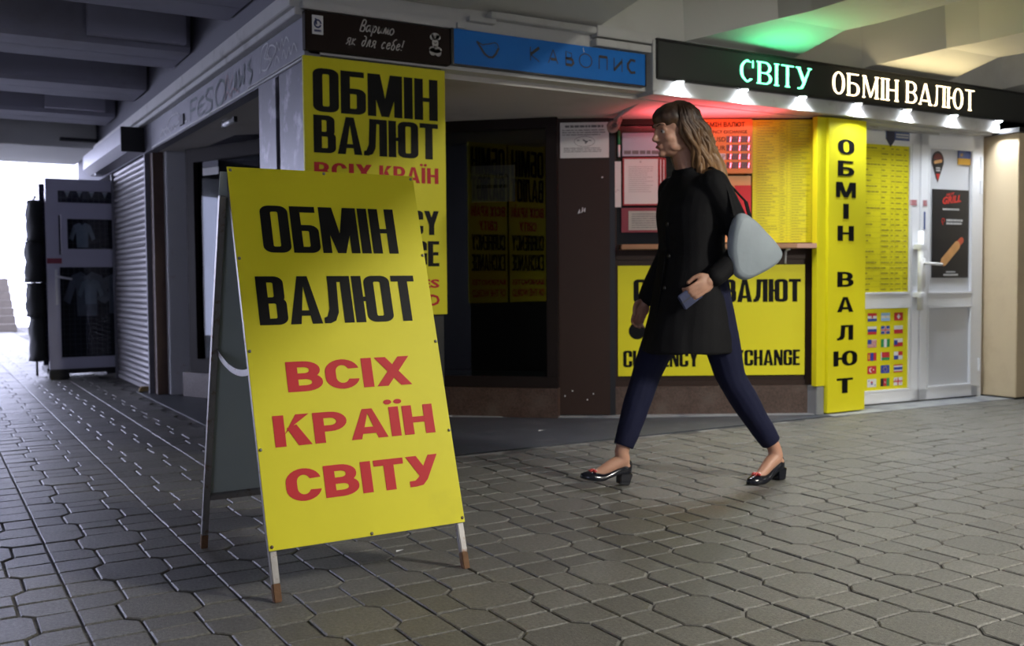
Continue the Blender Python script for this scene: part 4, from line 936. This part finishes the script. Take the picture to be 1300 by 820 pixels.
# stickers and poster on the right leaf
ps = dthing('grill_poster', 'black hot dog poster with red lettering on the right door leaf', 'poster')
PB = mat('poster_black', (.022, .020, .020), .4); bm = B(); box(bm, .654, 1.042, .012, .018, .915, 1.572); obj('sheet', bm, PB, ps)
PR = mat('poster_red', (.55, .04, .03), .45)
rotm = Matrix.Translation((.85, 0, 1.5)) @ Matrix.Rotation(radians(-7), 4, 'Y') @ Matrix.Translation((-.85, 0, -1.5))
sans(ps, PR, 'HOT', .80, 1.527, .022, .0105, width=.09, bold=.03, shear=.3, M=rotm); sans(ps, PR, 'GRILL', .755, 1.470, .055, .0105, width=.20, bold=.04, shear=.3, M=rotm)
PT = mat('poster_print', (.55, .55, .55), .5)
bm = B(); dashes(bm, .76, .94, 1.418, 1.432, 1, .0105, h=.9, seed=61, ragged=0); dashes(bm, .80, .975, 1.335, 1.352, 1, .0105, h=.9, seed=63, ragged=0); dashes(bm, .80, .965, 1.312, 1.328, 1, .0105, h=.9, seed=64, ragged=0)
dashes(bm, .80, .90, .952, .964, 1, .0105, h=.9, seed=65, ragged=0); dashes(bm, .775, .93, .928, .944, 1, .0105, h=.9, seed=66, ragged=0); obj('small_print', bm, PT, ps)
bm = B(); strip(bm, [(.765+.014*cos(a*.52+pi*1.35), 1.342+.014*sin(a*.52+pi*1.35)) for a in range(-10, 1)]+[(.765, 1.305), (.753, 1.332)], .003, .0105); obj('pin_symbol', bm, PR, ps)
bm = B()
def blob(bm, p, q, r, y, n=12):
    p = Vector(p); q = Vector(q); a = atan2(q.y-p.y, q.x-p.x)
    poly(bm, [(p.x+r*cos(a+pi/2+pi*i/n), y, p.y+r*sin(a+pi/2+pi*i/n)) for i in range(n+1)]+[(q.x+r*cos(a-pi/2+pi*i/n), y, q.y+r*sin(a-pi/2+pi*i/n)) for i in range(n+1)])
blob(bm, (.925, 1.165), (.965, 1.195), .024, .0108); obj('sausage', bm, mat('sausage_print', (.55, .10, .05), .5), ps)
bm = B(); blob(bm, (.775, 1.035), (.915, 1.155), .034, .0100); obj('bun', bm, mat('bun_print', (.62, .32, .12), .5, var=.25, vs=14), ps)
pn = dthing('pin_sticker', 'dark map-pin shaped hot dog sticker above the poster', 'sticker')
bm = B(); poly(bm, [(.707+.062*cos(radians(a)), .0135, 1.78+.072*sin(radians(a))) for a in range(-20, 201, 11)]+[(.707, .0135, 1.622)]); obj('backing', bm, PB, pn)
bm = B(); poly(bm, [(.707+.05*cos(radians(a)), .0125, 1.79+.045*sin(radians(a))) for a in range(0, 181, 15)]); obj('crown', bm, mat('maroon_print', (.12, .02, .02), .5), pn)
bm = B(); blob(bm, (.675, 1.768), (.738, 1.780), .012, .0115); obj('bun', bm, mat('bun_print', (.62, .32, .12), .5), pn)
bm = B(); poly(bm, [(.685, .0125, 1.685), (.729, .0125, 1.685), (.707, .0125, 1.635)]); obj('tip', bm, PR, pn)
bm = B(); dashes(bm, .685, .73, 1.70, 1.735, 2, .0122, h=.7, seed=71, ragged=0); obj('small_print', bm, PT, pn)
uf = dthing('flag_sticker', 'blue over orange-yellow flag sticker in the top corner of the right door leaf', 'sticker')
bm = B(); box(bm, .922, 1.057, .012, .018, 1.81, 1.868); obj('blue_band', bm, mat('flag_navy', (.02, .05, .20), .5), uf)
bm = B(); box(bm, .922, 1.057, .012, .018, 1.763, 1.81); obj('yellow_band', bm, mat('flag_gold', (.60, .32, .03), .5), uf)
bm = B(); strip(bm, [(.945, 1.83), (.97, 1.842)], .010, .011); obj('emblem', bm, mat('emblem_gold', (.25, .14, .04), .5), uf)
cs = dthing('crest_sticker', 'small dark blue crest sticker with a shield at the top of the left door leaf', 'sticker')
bm = B(); box(bm, .155, .39, -.004, .004, 1.905, 1.965); obj('band', bm, mat('sticker_blue', (.08, .11, .25), .5), cs)
bm = B(); poly(bm, [(.16, -.005, 1.965), (.24, -.005, 1.965), (.24, -.005, 1.90), (.20, -.005, 1.852), (.16, -.005, 1.90)]); obj('shield', bm, mat('shield_dark', (.03, .03, .06), .5), cs)
bm = B(); dashes(bm, .255, .38, 1.918, 1.955, 2, -.0055, h=.6, seed=81, ragged=0); obj('small_print', bm, PT, cs)
for k, (u, v, lab) in enumerate(((.40, 1.44, 'small faded red sticker on the left door stile'), (.535, 1.44, 'small faded red sticker on the right door stile'))):
    e = dthing('sticker', lab, 'sticker'); bm = B(); box(bm, u, u+.075-.03*k, -.003, -.001, v, v+.045); obj('sheet', bm, mat('pink_faded', (.55, .42, .46), .5), e)
    bm = B(); dashes(bm, u+.004, u+.07-.03*k, v+.004, v+.042, 3, -.0045, h=.4, seed=85+k, ragged=.2); obj('small_print', bm, PR, e)
e = dthing('sticker', 'thin blue strip sticker on the right door stile', 'sticker'); bm = B(); box(bm, .548, .562, -.003, -.001, 1.27, 1.40); obj('sheet', bm, mat('blue_strip', (.06, .10, .28), .5), e)

# wooden side panel right of the doors
bm = B(); box(bm, 7.03, 9.598, 4.46, 4.90, .012, 1.985, .004); o = obj('wall_birch', bm, WOODC); meta(o, kind='structure')
bm = B(); box(bm, 7.03, 9.6, 4.47, 4.9, 0, .012); meta(obj('baseboard_right', bm, BLACKM), kind='structure')
bm = B(); box(bm, 7.0, 9.6, 4.44, 4.9, 1.985, 2.02); meta(obj('trim_11', bm, BLACKM), kind='structure')
bm = B(); box(bm, 7.0, 7.9, 4.6, 4.66, 2.02, 2.09); meta(obj('trim_12', bm, BLACKM), kind='structure')

# ------------------------------------------------------------------ sandwich board
ab = empty('sandwich_board', (.845, 2.766, 0), radians(.8), 'large yellow sandwich board with black and red lettering standing on the pavers', 'sign')
LEAN = math.asin(.298); WD = .646; LV = 1.345
vF = Vector((0, .298, .9546)); nF = Vector((0, -.9546, .298))
Mf = Matrix(((1, 0, 0, 0), (0, -nF.y, vF.y, 0), (0, -nF.z, vF.z, 0), (0, 0, 0, 1)))      # local (u, depth, v) -> board frame
yb, zt = .748, LV*.9546
vB = Vector((0, -(yb-.40), zt)).normalized()
def backM():
    n = Vector((0, vB.z, -vB.y))
    return Matrix(((1, 0, 0, 0), (0, -n.y, vB.y, yb), (0, -n.z, vB.z, 0), (0, 0, 0, 1)))
Mb = backM()
bm = B(); box(bm, 0, WD, -.003, 0, .149, LV, .0008, Mf); obj('front_panel', bm, YEL, ab)
bm = B(); box(bm, .015, WD-.015, .001, .0035, .155, LV-.01, 0, Mf); obj('front_lining', bm, GREY, ab)
def leg(M, u, lab=None):
    bm = B(); box(bm, u-.011, u+.011, .004, .026, .055, LV-.012, .0025, M); lg = obj('leg', bm, STEEL, ab)
    bm = B(); box(bm, u-.0116, u+.0116, .0035, .0265, 0.003, .056, .0025, M); obj('leg_tip', bm, RUST, lg)['label'] = 'rusty leg tip'
leg(Mf, .014); leg(Mf, WD-.014)
Mb2 = Mb @ Matrix.Diagonal((1, -1, 1, 1)) 
def legb(u):
    bm = B(); box(bm, u-.011, u+.011, -.026, -.004, .055, 1.24, .0025, Mb); lg = obj('leg', bm, STEEL, ab)
    bm = B(); box(bm, u-.0116, u+.0116, -.0265, -.0035, .003, .056, .0025, Mb); obj('leg_tip', bm, RUST, lg)['label'] = 'rusty leg tip'
Mb = Matrix(((1, 0, 0, 0), (0, 1, vB.y, yb), (0, 0, vB.z, 0), (0, 0, 0, 1)))
nb = Vector((0, vB.z, -vB.y))
Mb = Matrix(((1, 0, 0, 0), (0, nb.y, vB.y, yb), (0, nb.z, vB.z, 0), (0, 0, 0, 1)))
legb(-.012); legb(WD-.03)
bm = B(); box(bm, -.02, WD-.02, -.003, 0, .20, 1.315, .0008, Mb); obj('back_panel', bm, GREY, ab)
bm = B(); box(bm, -.0, WD-.04, -.024, -.004, .185, .205, .002, Mb); obj('crossbar', bm, STEEL, ab)
bm = B(); box(bm, .02, WD-.02, .004, .024, .150, .170, .002, Mf); box(bm, .02, WD-.02, .004, .024, LV-.03, LV-.01, .002, Mf); obj('crossbar', bm, STEEL, ab)
for u in (.014, WD-.03):
    p0 = Mf @ Vector((u, .015, .68)); p1 = Mb @ Vector((u-.02, -.015, .72))
    bm = B(); N_ = 10; pts = []
    for i in range(N_+1):
        t_ = i/N_; p = p0.lerp(p1, t_); p.z += -.035*4*t_*(1-t_)+.01; pts.append(p)
    for a, b in zip(pts, pts[1:]): beam(bm, a, b, .020, .003, up=(1, 0, 0))
    obj('strap', bm, STEEL, ab)
bm = B()
for (u, v) in ((.010, 1.333), (.32, 1.337), (.636, 1.333), (.008, 1.041), (.008, .745), (.008, .444), (.010, .160), (.322, .156), (.638, .163), (.638, .449), (.638, .751), (.638, 1.054)):
    c0 = Mf @ Vector((u, -.004, v)); sph(bm, c0, .0052, u=8, v=6)
obj('rivets', bm, STEEL, ab, True)
for t_ in [('ОБМІН', .088, .550, 1.060, 1.218), ('ВАЛЮТ', .049, .590, .825, .982)]:
    bm = B(); letters(bm, t_[0], 'impact', *t_[1:], -.0042)
    bmesh.ops.transform(bm, matrix=Mf, verts=bm.verts); obj('lettering', bm, BLK, ab)['label'] = 'black lettering'
for t_ in [('ВСІХ', .113, .530, .611, .706), ('КРАЇН', .054, .588, .447, .542), ('СВІТУ', .072, .580, .280, .377)]:
    bm = B(); letters(bm, t_[0], 'wide', *t_[1:], -.0042)
    bmesh.ops.transform(bm, matrix=Mf, verts=bm.verts); obj('lettering', bm, RED, ab)['label'] = 'red lettering'

# small litter
bm = B(); box(bm, 0, .15, 0, .012, 0, .004); o = obj('white_stick', bm, WHITE, loc=(2.98, 6.005, .004)); o.rotation_euler = (0, 0, radians(-43)); o.location = (2.94, 6.04, .009); meta(o, 'thin white stick lying at the foot of the dark window plinth', 'litter')
bm = B(); poly(bm, [(0, 0, 0), (.03, .004, .004), (.026, .018, .001), (.006, .014, .003)]); o = obj('paper_scrap', bm, PAPER, loc=(1.36, 3.07, .004)); meta(o, 'tiny white paper scrap on the pavers behind the sandwich board foot', 'litter')
bm = B(); poly(bm, [(0, 0, 0), (.05, .004, .004), (.046, .02, .001), (.006, .018, .003)]); o = obj('paper_scrap', bm, PAPER, loc=(3.20, 5.08, .006)); meta(o, 'small white paper scrap on the dark slate apron', 'litter')

#PERSON
# ------------------------------------------------------------------ walking woman
def ellip(bm, c, r, M=None, u=20, v=14):
    g = bmesh.ops.create_uvsphere(bm, u_segments=u, v_segments=v, radius=1)
    for x in g['verts']:
        p = Vector((x.co.x*r[0], x.co.y*r[1], x.co.z*r[2]))
        if M is not None: p = M @ p
        x.co = Vector(c)+p
def limb(bm, pts, rad, seg=14, flat=1.0):
    """tapered limb with rounded ends, resampled smoothly"""
    P = [Vector(p) for p in pts]; Q, R = [], []
    for i in range(len(P)-1):
        for k in range(6):
            t = k/6; Q.append(P[i].lerp(P[i+1], t)); R.append(rad[i]*(1-t)+rad[i+1]*t)
    Q.append(P[-1]); R.append(rad[-1])
    for _ in range(2):
        Q2 = [Q[0]]+[(Q[i-1]+Q[i]*2+Q[i+1])/4 for i in range(1, len(Q)-1)]+[Q[-1]]; Q = Q2
    tube(bm, Q, R, seg); sph(bm, Q[0], R[0], u=seg, v=10); sph(bm, Q[-1], R[-1], u=seg, v=10)
def loft(bm, secs, seg=28):
    """secs: (z, cx, cy, rx, ry)"""
    rings = [[bm.verts.new((cx+rx*cos(2*pi*k/seg), cy+ry*sin(2*pi*k/seg), z)) for k in range(seg)] for z, cx, cy, rx, ry in secs]
    for a, b in zip(rings, rings[1:]):
        for k in range(seg): bm.faces.new((a[k], a[(k+1) % seg], b[(k+1) % seg], b[k]))
    bm.faces.new(rings[0][::-1]); bm.faces.new(rings[-1])
def spline_secs(secs, n=5):
    out = []
    for i in range(len(secs)-1):
        p0 = secs[max(i-1, 0)]; p1 = secs[i]; p2 = secs[i+1]; p3 = secs[min(i+2, len(secs)-1)]
        for k in range(n):
            t = k/n; out.append(tuple(.5*((2*b)+(-a+c)*t+(2*a-5*b+4*c-d)*t*t+(-a+3*b-3*c+d)*t**3) for a, b, c, d in zip(p0, p1, p2, p3)))
    out.append(secs[-1]); return out
def fused(name, bm, m, parent, voxel, smooth=4, wrinkle=0.0, wscale=9):
    me = bpy.data.meshes.new('t'); bmesh.ops.recalc_face_normals(bm, faces=bm.faces); bm.to_mesh(me); bm.free()
    o = bpy.data.objects.new('t', me); COL.objects.link(o)
    r = o.modifiers.new('r', 'REMESH'); r.mode = 'VOXEL'; r.voxel_size = voxel
    s_ = o.modifiers.new('s', 'SMOOTH'); s_.iterations = smooth; s_.factor = .5
    bpy.context.view_layer.update()
    out = bpy.data.meshes.new_from_object(o.evaluated_get(bpy.context.evaluated_depsgraph_get()))
    bpy.data.objects.remove(o)
    out.name = name
    if wrinkle:
        nrm = [v.normal.copy() for v in out.vertices]
        for v, n in zip(out.vertices, nrm):
            c = v.co.copy()
            f = noise.noise(Vector((c.x*wscale, c.y*wscale, c.z*wscale*.45)))+.5*noise.noise(Vector((c.x*wscale*2.3, c.y*wscale*2.3, c.z*wscale*1.4+5)))
            v.co = c+n*f*wrinkle
    out.materials.clear()
    return objm(name, out, m, parent, True)
SKIN = mat('skin', (.50, .27, .18), .5, var=.06, vs=12); SKIN.node_tree.nodes['Principled BSDF'].inputs['Subsurface Weight'].default_value = .08
COAT = mat('black_coat', (.005, .005, .006), .8, var=.15, vs=10, bump=.3, bs=260, spec=.25)
NAVY = mat('navy_trousers', (.006, .008, .032), .8, var=.15, vs=8, bump=.25, bs=200, spec=.3)
LEATH = mat('navy_black_leather', (.006, .007, .013), .16, spec=.6)
TOTE = mat('pale_blue_bag', (.30, .35, .38), .6, var=.12, vs=9, bump=.4, bs=22)

pe = empty('person', (2.98, 3.42, 0), radians(170), 'walking woman in black coat and navy trousers with long brown hair, striding past the kiosk', 'person')
HC = Vector((.100, .0, 1.575)); HM = Matrix.Rotation(radians(9), 3, 'Y')
def H(x, y, z): return HC+HM @ Vector((x, y, z))
body = B()
# head: cranium, face, jaw, brow, cheeks, nose, lips, chin, ears
ellip(body, H(-.018, 0, .028), (.094, .074, .088), HM); ellip(body, H(.030, 0, -.030), (.058, .058, .082), HM); ellip(body, H(.040, 0, -.078), (.040, .042, .030), HM)
ellip(body, H(.078, 0, -.094), (.016, .018, .014), HM); ellip(body, H(.072, 0, .030), (.020, .048, .014), HM)
for s in (-1, 1):
    ellip(body, H(.056, s*.038, -.028), (.024, .020, .022), HM); ellip(body, H(-.012, s*.075, -.008), (.017, .006, .028), HM); ellip(body, H(.020, s*.046, -.070), (.04, .012, .022), HM)
    ellip(body, H(.094, s*.010, -.034), (.010, .008, .007), HM); ellip(body, H(.068, s*.030, .006), (.012, .017, .009), HM)
nb_ = [H(.084, 0, .016), H(.094, 0, -.008), H(.106, 0, -.026)]; limb(body, nb_, [.007, .009, .011], 8); ellip(body, H(.105, 0, -.030), (.011, .011, .009), HM)
ellip(body, H(.086, 0, -.057), (.010, .022, .0055), HM); ellip(body, H(.084, 0, -.068), (.010, .019, .0060), HM)
limb(body, [(.075, 0, 1.53), (.045, 0, 1.44), (.02, 0, 1.36)], [.050, .050, .060])
# trunk under the clothes
loft(body, spline_secs([(.80, 0, 0, .09, .14), (.92, 0, 0, .10, .15), (1.06, .01, 0, .09, .12), (1.22, .02, 0, .10, .145), (1.33, .01, 0, .08, .15), (1.38, .015, 0, .05, .08)], 4))
sh_l, el_l, wr_l = Vector((.0, .165, 1.33)), Vector((-.135, .215, 1.055)), Vector((.045, .235, .925))
sh_r, el_r, wr_r = Vector((.02, -.165, 1.33)), Vector((.0, -.205, 1.05)), Vector((.135, -.195, .83))
limb(body, [sh_l, el_l, wr_l], [.042, .035, .024]); limb(body, [sh_r, el_r, wr_r], [.042, .035, .024])
def hand(bm, wr, d, s, curl):
    d = d.normalized(); inn = Vector((0, -s, 0)); inn = (inn-d*inn.dot(d)).normalized(); up = d.cross(inn)*s
    if up.z < 0: up = -up
    M = Matrix((d, inn, up)).transposed()
    ellip(bm, wr+d*.050, (.046, .0145, .038), M)
    limb(bm, [wr-d*.01, wr+d*.03], [.023, .022], 12)
    for off, L, r in ((.027, .076, .0082), (.0095, .084, .0085), (-.009, .079, .0082), (-.0265, .062, .0074)):
        b = wr+d*.086+up*off; pts = [b-d*.02, b]; ang = curl*.35; p = b
        for seg_ in (.46, .30, .24):
            dirv = d*cos(ang)+inn*sin(ang); p = p+dirv*L*seg_; pts.append(p); ang += curl
        limb(bm, pts, [r*1.1, r*1.08, r, r*.95, r*.85], 10)
    b = wr+d*.022+up*.020
    limb(bm, [b, b+d*.022+up*.022+inn*.008, b+d*.052+up*.026+inn*.022, b+d*.078+up*.020+inn*.032], [.0125, .0115, .0100, .0086], 10)
dl = Vector((.80, 0, -.52)); dr_ = Vector((.45, .05, -.85))
hand(body, wr_l, dl, 1, .75); hand(body, wr_r, dr_, -1, .55)
hipr, knr, anr = Vector((.015, -.085, .88)), Vector((.195, -.083, .495)), Vector((.325, -.078, .150))
hipl, knl, anl = Vector((-.015, .085, .88)), Vector((-.140, .082, .475)), Vector((-.372, .079, .150))
for a, b, c in ((hipr, knr, anr), (hipl, knl, anl)): limb(body, [a, b, b.lerp(c, .35), c], [.070, .046, .046, .031])
def footM(heel, yaw, pitch): return Matrix.Translation(heel) @ Matrix.Rotation(yaw, 4, 'Z') @ Matrix.Rotation(-pitch, 4, 'Y')
FR_ = footM(Vector((.292, -.078, 0)), 0, radians(11)); FL_ = footM(Vector((-.425, .070, 0)), radians(16), 0)
for Mx, an in ((FR_, anr), (FL_, anl)):
    limb(body, [an, Mx @ Vector((.045, 0, .105)), Mx @ Vector((.095, 0, .078)), Mx @ Vector((.145, 0, .040)), Mx @ Vector((.18, 0, .026))], [.031, .033, .029, .024, .018])
    ellip(body, Mx @ Vector((.030, 0, .080)), (.028, .026, .030))
o = fused('body', body, SKIN, pe, .0042, 5)
# eyes and brows
EYEW = mat('eye_white', (.36, .33, .30), .5); EYED = mat('eye_dark', (.02, .015, .01), .2); BROW = mat('brow_brown', (.05, .028, .015), .8)
for s in (-1, 1):
    bm = B(); sph(bm, H(.0725, s*.030, .001), .0100, u=14, v=10); e_ = obj('eye', bm, EYEW, pe, True)
    bm = B(); sph(bm, H(.0795, s*.0305, .001), .0050, u=10, v=8); obj('iris', bm, EYED, e_, True)
    bm = B(); tube(bm, [H(.092, s*.014, .026), H(.088, s*.030, .032), H(.072, s*.048, .026)], [.002, .003, .0015], 6); obj('eyebrow', bm, BROW, pe, True)
bm = B(); ellip(bm, H(.0945, 0, -.0620), (.0035, .017, .0065), HM, 12, 8); obj('lips', bm, mat('lip_rose', (.40, .12, .10), .4), pe, True)
# hair
HAIR = mat('brown_hair', (.10, .055, .028), .45, var=.3, vs=30, bump=.3, bs=120)
def hair_ramp():
    nt = HAIR.node_tree; N = nt.nodes; L = nt.links; b = N['Principled BSDF']
    tc = N.new('ShaderNodeTexCoord'); sx = N.new('ShaderNodeSeparateXYZ'); L.new(tc.outputs['Object'], sx.inputs[0])
    n = N.new('ShaderNodeTexNoise'); n.inputs['Scale'].default_value = 22; L.new(tc.outputs['Object'], n.inputs['Vector'])
    ad = N.new('ShaderNodeMath'); ad.operation = 'MULTIPLY_ADD'; ad.inputs[1].default_value = .14; L.new(n.outputs['Fac'], ad.inputs[0]); L.new(sx.outputs['Z'], ad.inputs[2])
    mr = N.new('ShaderNodeMapRange'); mr.inputs['From Min'].default_value = 1.71; mr.inputs['From Max'].default_value = 1.38; L.new(ad.outputs[0], mr.inputs['Value'])
    cr = N.new('ShaderNodeValToRGB'); cr.color_ramp.elements[0].color = (.028, .013, .007, 1); cr.color_ramp.elements[1].color = (.40, .215, .085, 1)
    L.new(mr.outputs[0], cr.inputs[0]); L.new(cr.outputs[0], b.inputs['Base Color'])
hair_ramp()
hb = B()
ellip(hb, H(.006, 0, .058), (.086, .079, .064), HM)
ellip(hb, H(-.034, 0, .036), (.096, .085, .093), HM); ellip(hb, H(-.062, 0, -.03), (.070, .078, .09), HM)
loft(hb, spline_secs([(1.27, -.100, 0, .025, .05), (1.35, -.098, 0, .052, .095), (1.45, -.058, 0, .066, .098), (1.55, .015, 0, .075, .086), (1.62, .03, 0, .07, .08)], 4))
fused('hair', hb, HAIR, pe, .006, 4, .004, 26)
rn = random.Random(12); bm = B()
for k in range(150):
    a = radians(rn.uniform(62, 298)); yy_ = .086*sin(a); xx_ = .030+.098*cos(a)
    top = H(-.03+.05*cos(a), .06*sin(a), .108); side = H(-.034+.094*cos(a), .084*sin(a), .03)
    zend = rn.uniform(1.20, 1.36); ph = rn.uniform(0, 6); am = rn.uniform(.006, .018)
    pts = [top, (top+side)/2+Vector((cos(a), sin(a), 0))*.016, side]
    for i in range(1, 9):
        t = i/8; z = side.z+(zend-side.z)*t; back = -.150*t**.8+.02
        pts.append(Vector((xx_*(1-.25*t)+HC.x*.35+back+am*sin(ph+9*t), yy_*(1.08-.15*t)+am*cos(ph*1.7+8*t), z)))
    tube(bm, pts, [.004, .008, .010, .011, .011, .011, .011, .010, .009, .006, .002], 6)
lk = obj('hair_locks', bm, HAIR, pe, True); lk['kind'] = 'stuff'
# trousers
bm = B()
loft(bm, spline_secs([(.76, 0, 0, .10, .155), (.86, 0, 0, .115, .165), (.96, 0, 0, .10, .145)], 3))
for a, b, c in ((hipr, knr, anr), (hipl, knl, anl)):
    en = b.lerp(c, .93); limb(bm, [a, a.lerp(b, .55), b, b.lerp(c, .35), b.lerp(c, .75)], [.098, .083, .066, .062, .052]); cyl(bm, b.lerp(c, .72), en, .053, .046, 18)
fused('trousers', bm, NAVY, pe, .006, 4, .0045, 11)
# coat with sleeves, collar and lapel
bm = B()
loft(bm, spline_secs([(.595, .035, 0, .205, .205), (.68, .030, 0, .193, .205), (.80, .022, 0, .170, .198), (.92, .015, 0, .155, .188), (1.05, .010, 0, .138, .172), (1.20, .018, 0, .140, .180), (1.30, .010, 0, .120, .190), (1.355, .012, 0, .092, .150), (1.385, .018, 0, .070, .085), (1.40, .022, 0, .062, .066)], 4))
limb(bm, [sh_l+Vector((0, -.005, -.005)), el_l, wr_l-dl.normalized()*.01], [.066, .057, .041]); limb(bm, [sh_r+Vector((0, .005, -.005)), el_r, wr_r-dr_.normalized()*.01], [.066, .057, .041])
tube(bm, [(.022+.062*cos(2*pi*i/20), .064*sin(2*pi*i/20), 1.402+.012*cos(2*pi*i/20+pi)) for i in range(21)], .015, 8)
ct = fused('coat', bm, COAT, pe, .0065, 4, .007, 8)
bm = B(); tube(bm, [(.10, .015, 1.34), (.155, .02, 1.20), (.152, .02, 1.05), (.175, .02, .90), (.195, .02, .78), (.236, .02, .61)], .0045, 6); obj('front_edge', bm, COAT, pe, True)
for z, x in ((1.16, .158), (1.02, .150), (.88, .172)):
    bm = B(); ellip(bm, (x+.004, .045, z), (.005, .011, .011), None, 12, 8); obj('button', bm, BLACKM, ct, True)
# shoes
def shoe(Mx):
    S_ = [(0, .022, .050, .050), (.012, .046, .050, .062), (.035, .058, .049, .060), (.065, .056, .043, .042), (.10, .064, .029, .030), (.135, .076, .012, .030), (.165, .080, .004, .036), (.195, .072, .003, .036), (.220, .052, .004, .029), (.238, .020, .007, .018)]
    S_ = spline_secs(S_, 4); bm = B(); n = 18; rings = []
    for x, w_, b_, h_ in S_:
        ring = []
        for k in range(n):
            a = 2*pi*k/n; yy_ = cos(a)*w_/2; zz_ = sin(a)
            z = b_+(h_*max(zz_, 0)**.75 if zz_ > 0 else zz_*.004)
            ring.append(bm.verts.new(Mx @ Vector((x, yy_, z))))
        rings.append(ring)
    for a, b in zip(rings, rings[1:]):
        for k in range(n): bm.faces.new((a[k], a[(k+1) % n], b[(k+1) % n], b[k]))
    bm.faces.new(rings[0][::-1]); bm.faces.new(rings[-1])
    o = obj('shoe', bm, LEATH, pe, True)
    bm = B(); pr = [(.004, 0), (.052, 0), (.058, .050), (-.002, .054)]
    L_ = [bm.verts.new(Mx @ Vector((x, -.026 if z > .01 else -.023, z))) for x, z in pr]; R_ = [bm.verts.new(Mx @ Vector((x, .026 if z > .01 else .023, z))) for x, z in pr]
    for i in range(4): bm.faces.new((L_[i], L_[(i+1) % 4], R_[(i+1) % 4], R_[i]))
    bm.faces.new(L_[::-1]); bm.faces.new(R_); bmesh.ops.recalc_face_normals(bm, faces=bm.faces); bmesh.ops.bevel(bm, geom=list(bm.edges), offset=.003, segments=2, affect='EDGES')
    obj('heel', bm, LEATH, o)
    bm = B()
    for s in (-1, 1): ellip(bm, Mx @ Vector((.182, s*.014, .043)), (.009, .013, .006), None, 10, 8)
    ellip(bm, Mx @ Vector((.182, 0, .045)), (.007, .006, .006), None, 8, 6)
    for s in (-1, 1): tube(bm, [Mx @ Vector((.182, 0, .045)), Mx @ Vector((.203, s*.012, .040))], .0028, 6)
    obj('bow', bm, mat('red_bow', (.55, .05, .04), .4), o, True)['label'] = 'small red bow on the toe'
    bm = B()
    for s in (-1, 1): ellip(bm, Mx @ Vector((.176, s*.013, .0475)), (.003, .009, .003), None, 8, 6)
    obj('bow_edge', bm, WHITE, o, True)
shoe(FR_); shoe(FL_)
# shoulder bag, and the dark blue wallet in the hand
bg = empty('shoulder_bag', (2.98, 3.42, 0), radians(170), 'pale grey-blue soft bag tucked under the arm of the walking woman', 'bag')
bm = B(); out_ = [(-.03, 1.19), (-.08, 1.205), (-.15, 1.16), (-.225, 1.09), (-.285, 1.03), (-.26, .985), (-.18, .945), (-.09, .905), (-.03, .93), (-.005, 1.05)]
cx_, cz_ = -.14, 1.05; rings = []
for d_, k_ in ((-.035, .80), (-.022, .95), (0, 1.0), (.022, .95), (.035, .80)): rings.append([bm.verts.new((cx_+(x-cx_)*k_, .262+d_+.0*x, cz_+(z-cz_)*k_)) for x, z in out_])
for a, b in zip(rings, rings[1:]):
    for k in range(len(out_)): bm.faces.new((a[k], a[(k+1) % len(out_)], b[(k+1) % len(out_)], b[k]))
bm.faces.new(rings[0][::-1]); bm.faces.new(rings[-1]); bmesh.ops.recalc_face_normals(bm, faces=bm.faces)
bmesh.ops.subdivide_edges(bm, edges=list(bm.edges), cuts=3, use_grid_fill=True)
for _ in range(6): bmesh.ops.smooth_vert(bm, verts=bm.verts, factor=.5, use_axis_x=True, use_axis_y=True, use_axis_z=True)
for v in bm.verts: v.co.y += .008*noise.noise(v.co*14)
bo = obj('bag_body', bm, TOTE, bg, True)
bm = B()
pts = [(-.04, .262, 1.18), (-.03, .235, 1.28), (-.01, .195, 1.375), (-.0, .14, 1.402), (-.02, .09, 1.40), (-.08, .16, 1.33), (-.12, .225, 1.25), (-.12, .262, 1.17)]
for a, b in zip(pts, pts[1:]): beam(bm, a, b, .016, .005)
obj('strap', bm, COAT, bg)
wlt = empty('wallet', (2.98, 3.42, 0), radians(170), 'dark blue wallet held in the left hand of the walking woman', 'wallet')
Mw = Matrix.Translation(wr_l+dl.normalized()*.115+Vector((0, -.020, -.012))) @ Matrix.Rotation(radians(33), 4, 'Y')
bm = B(); box(bm, -.045, .060, -.007, .007, -.034, .034, .004, Mw); obj('cover', bm, mat('wallet_blue', (.010, .018, .07), .6), wlt)
bm = B(); box(bm, -.043, .0605, -.0075, .0075, -.002, .002, 0, Mw); obj('seam', bm, BLACKM, wlt)
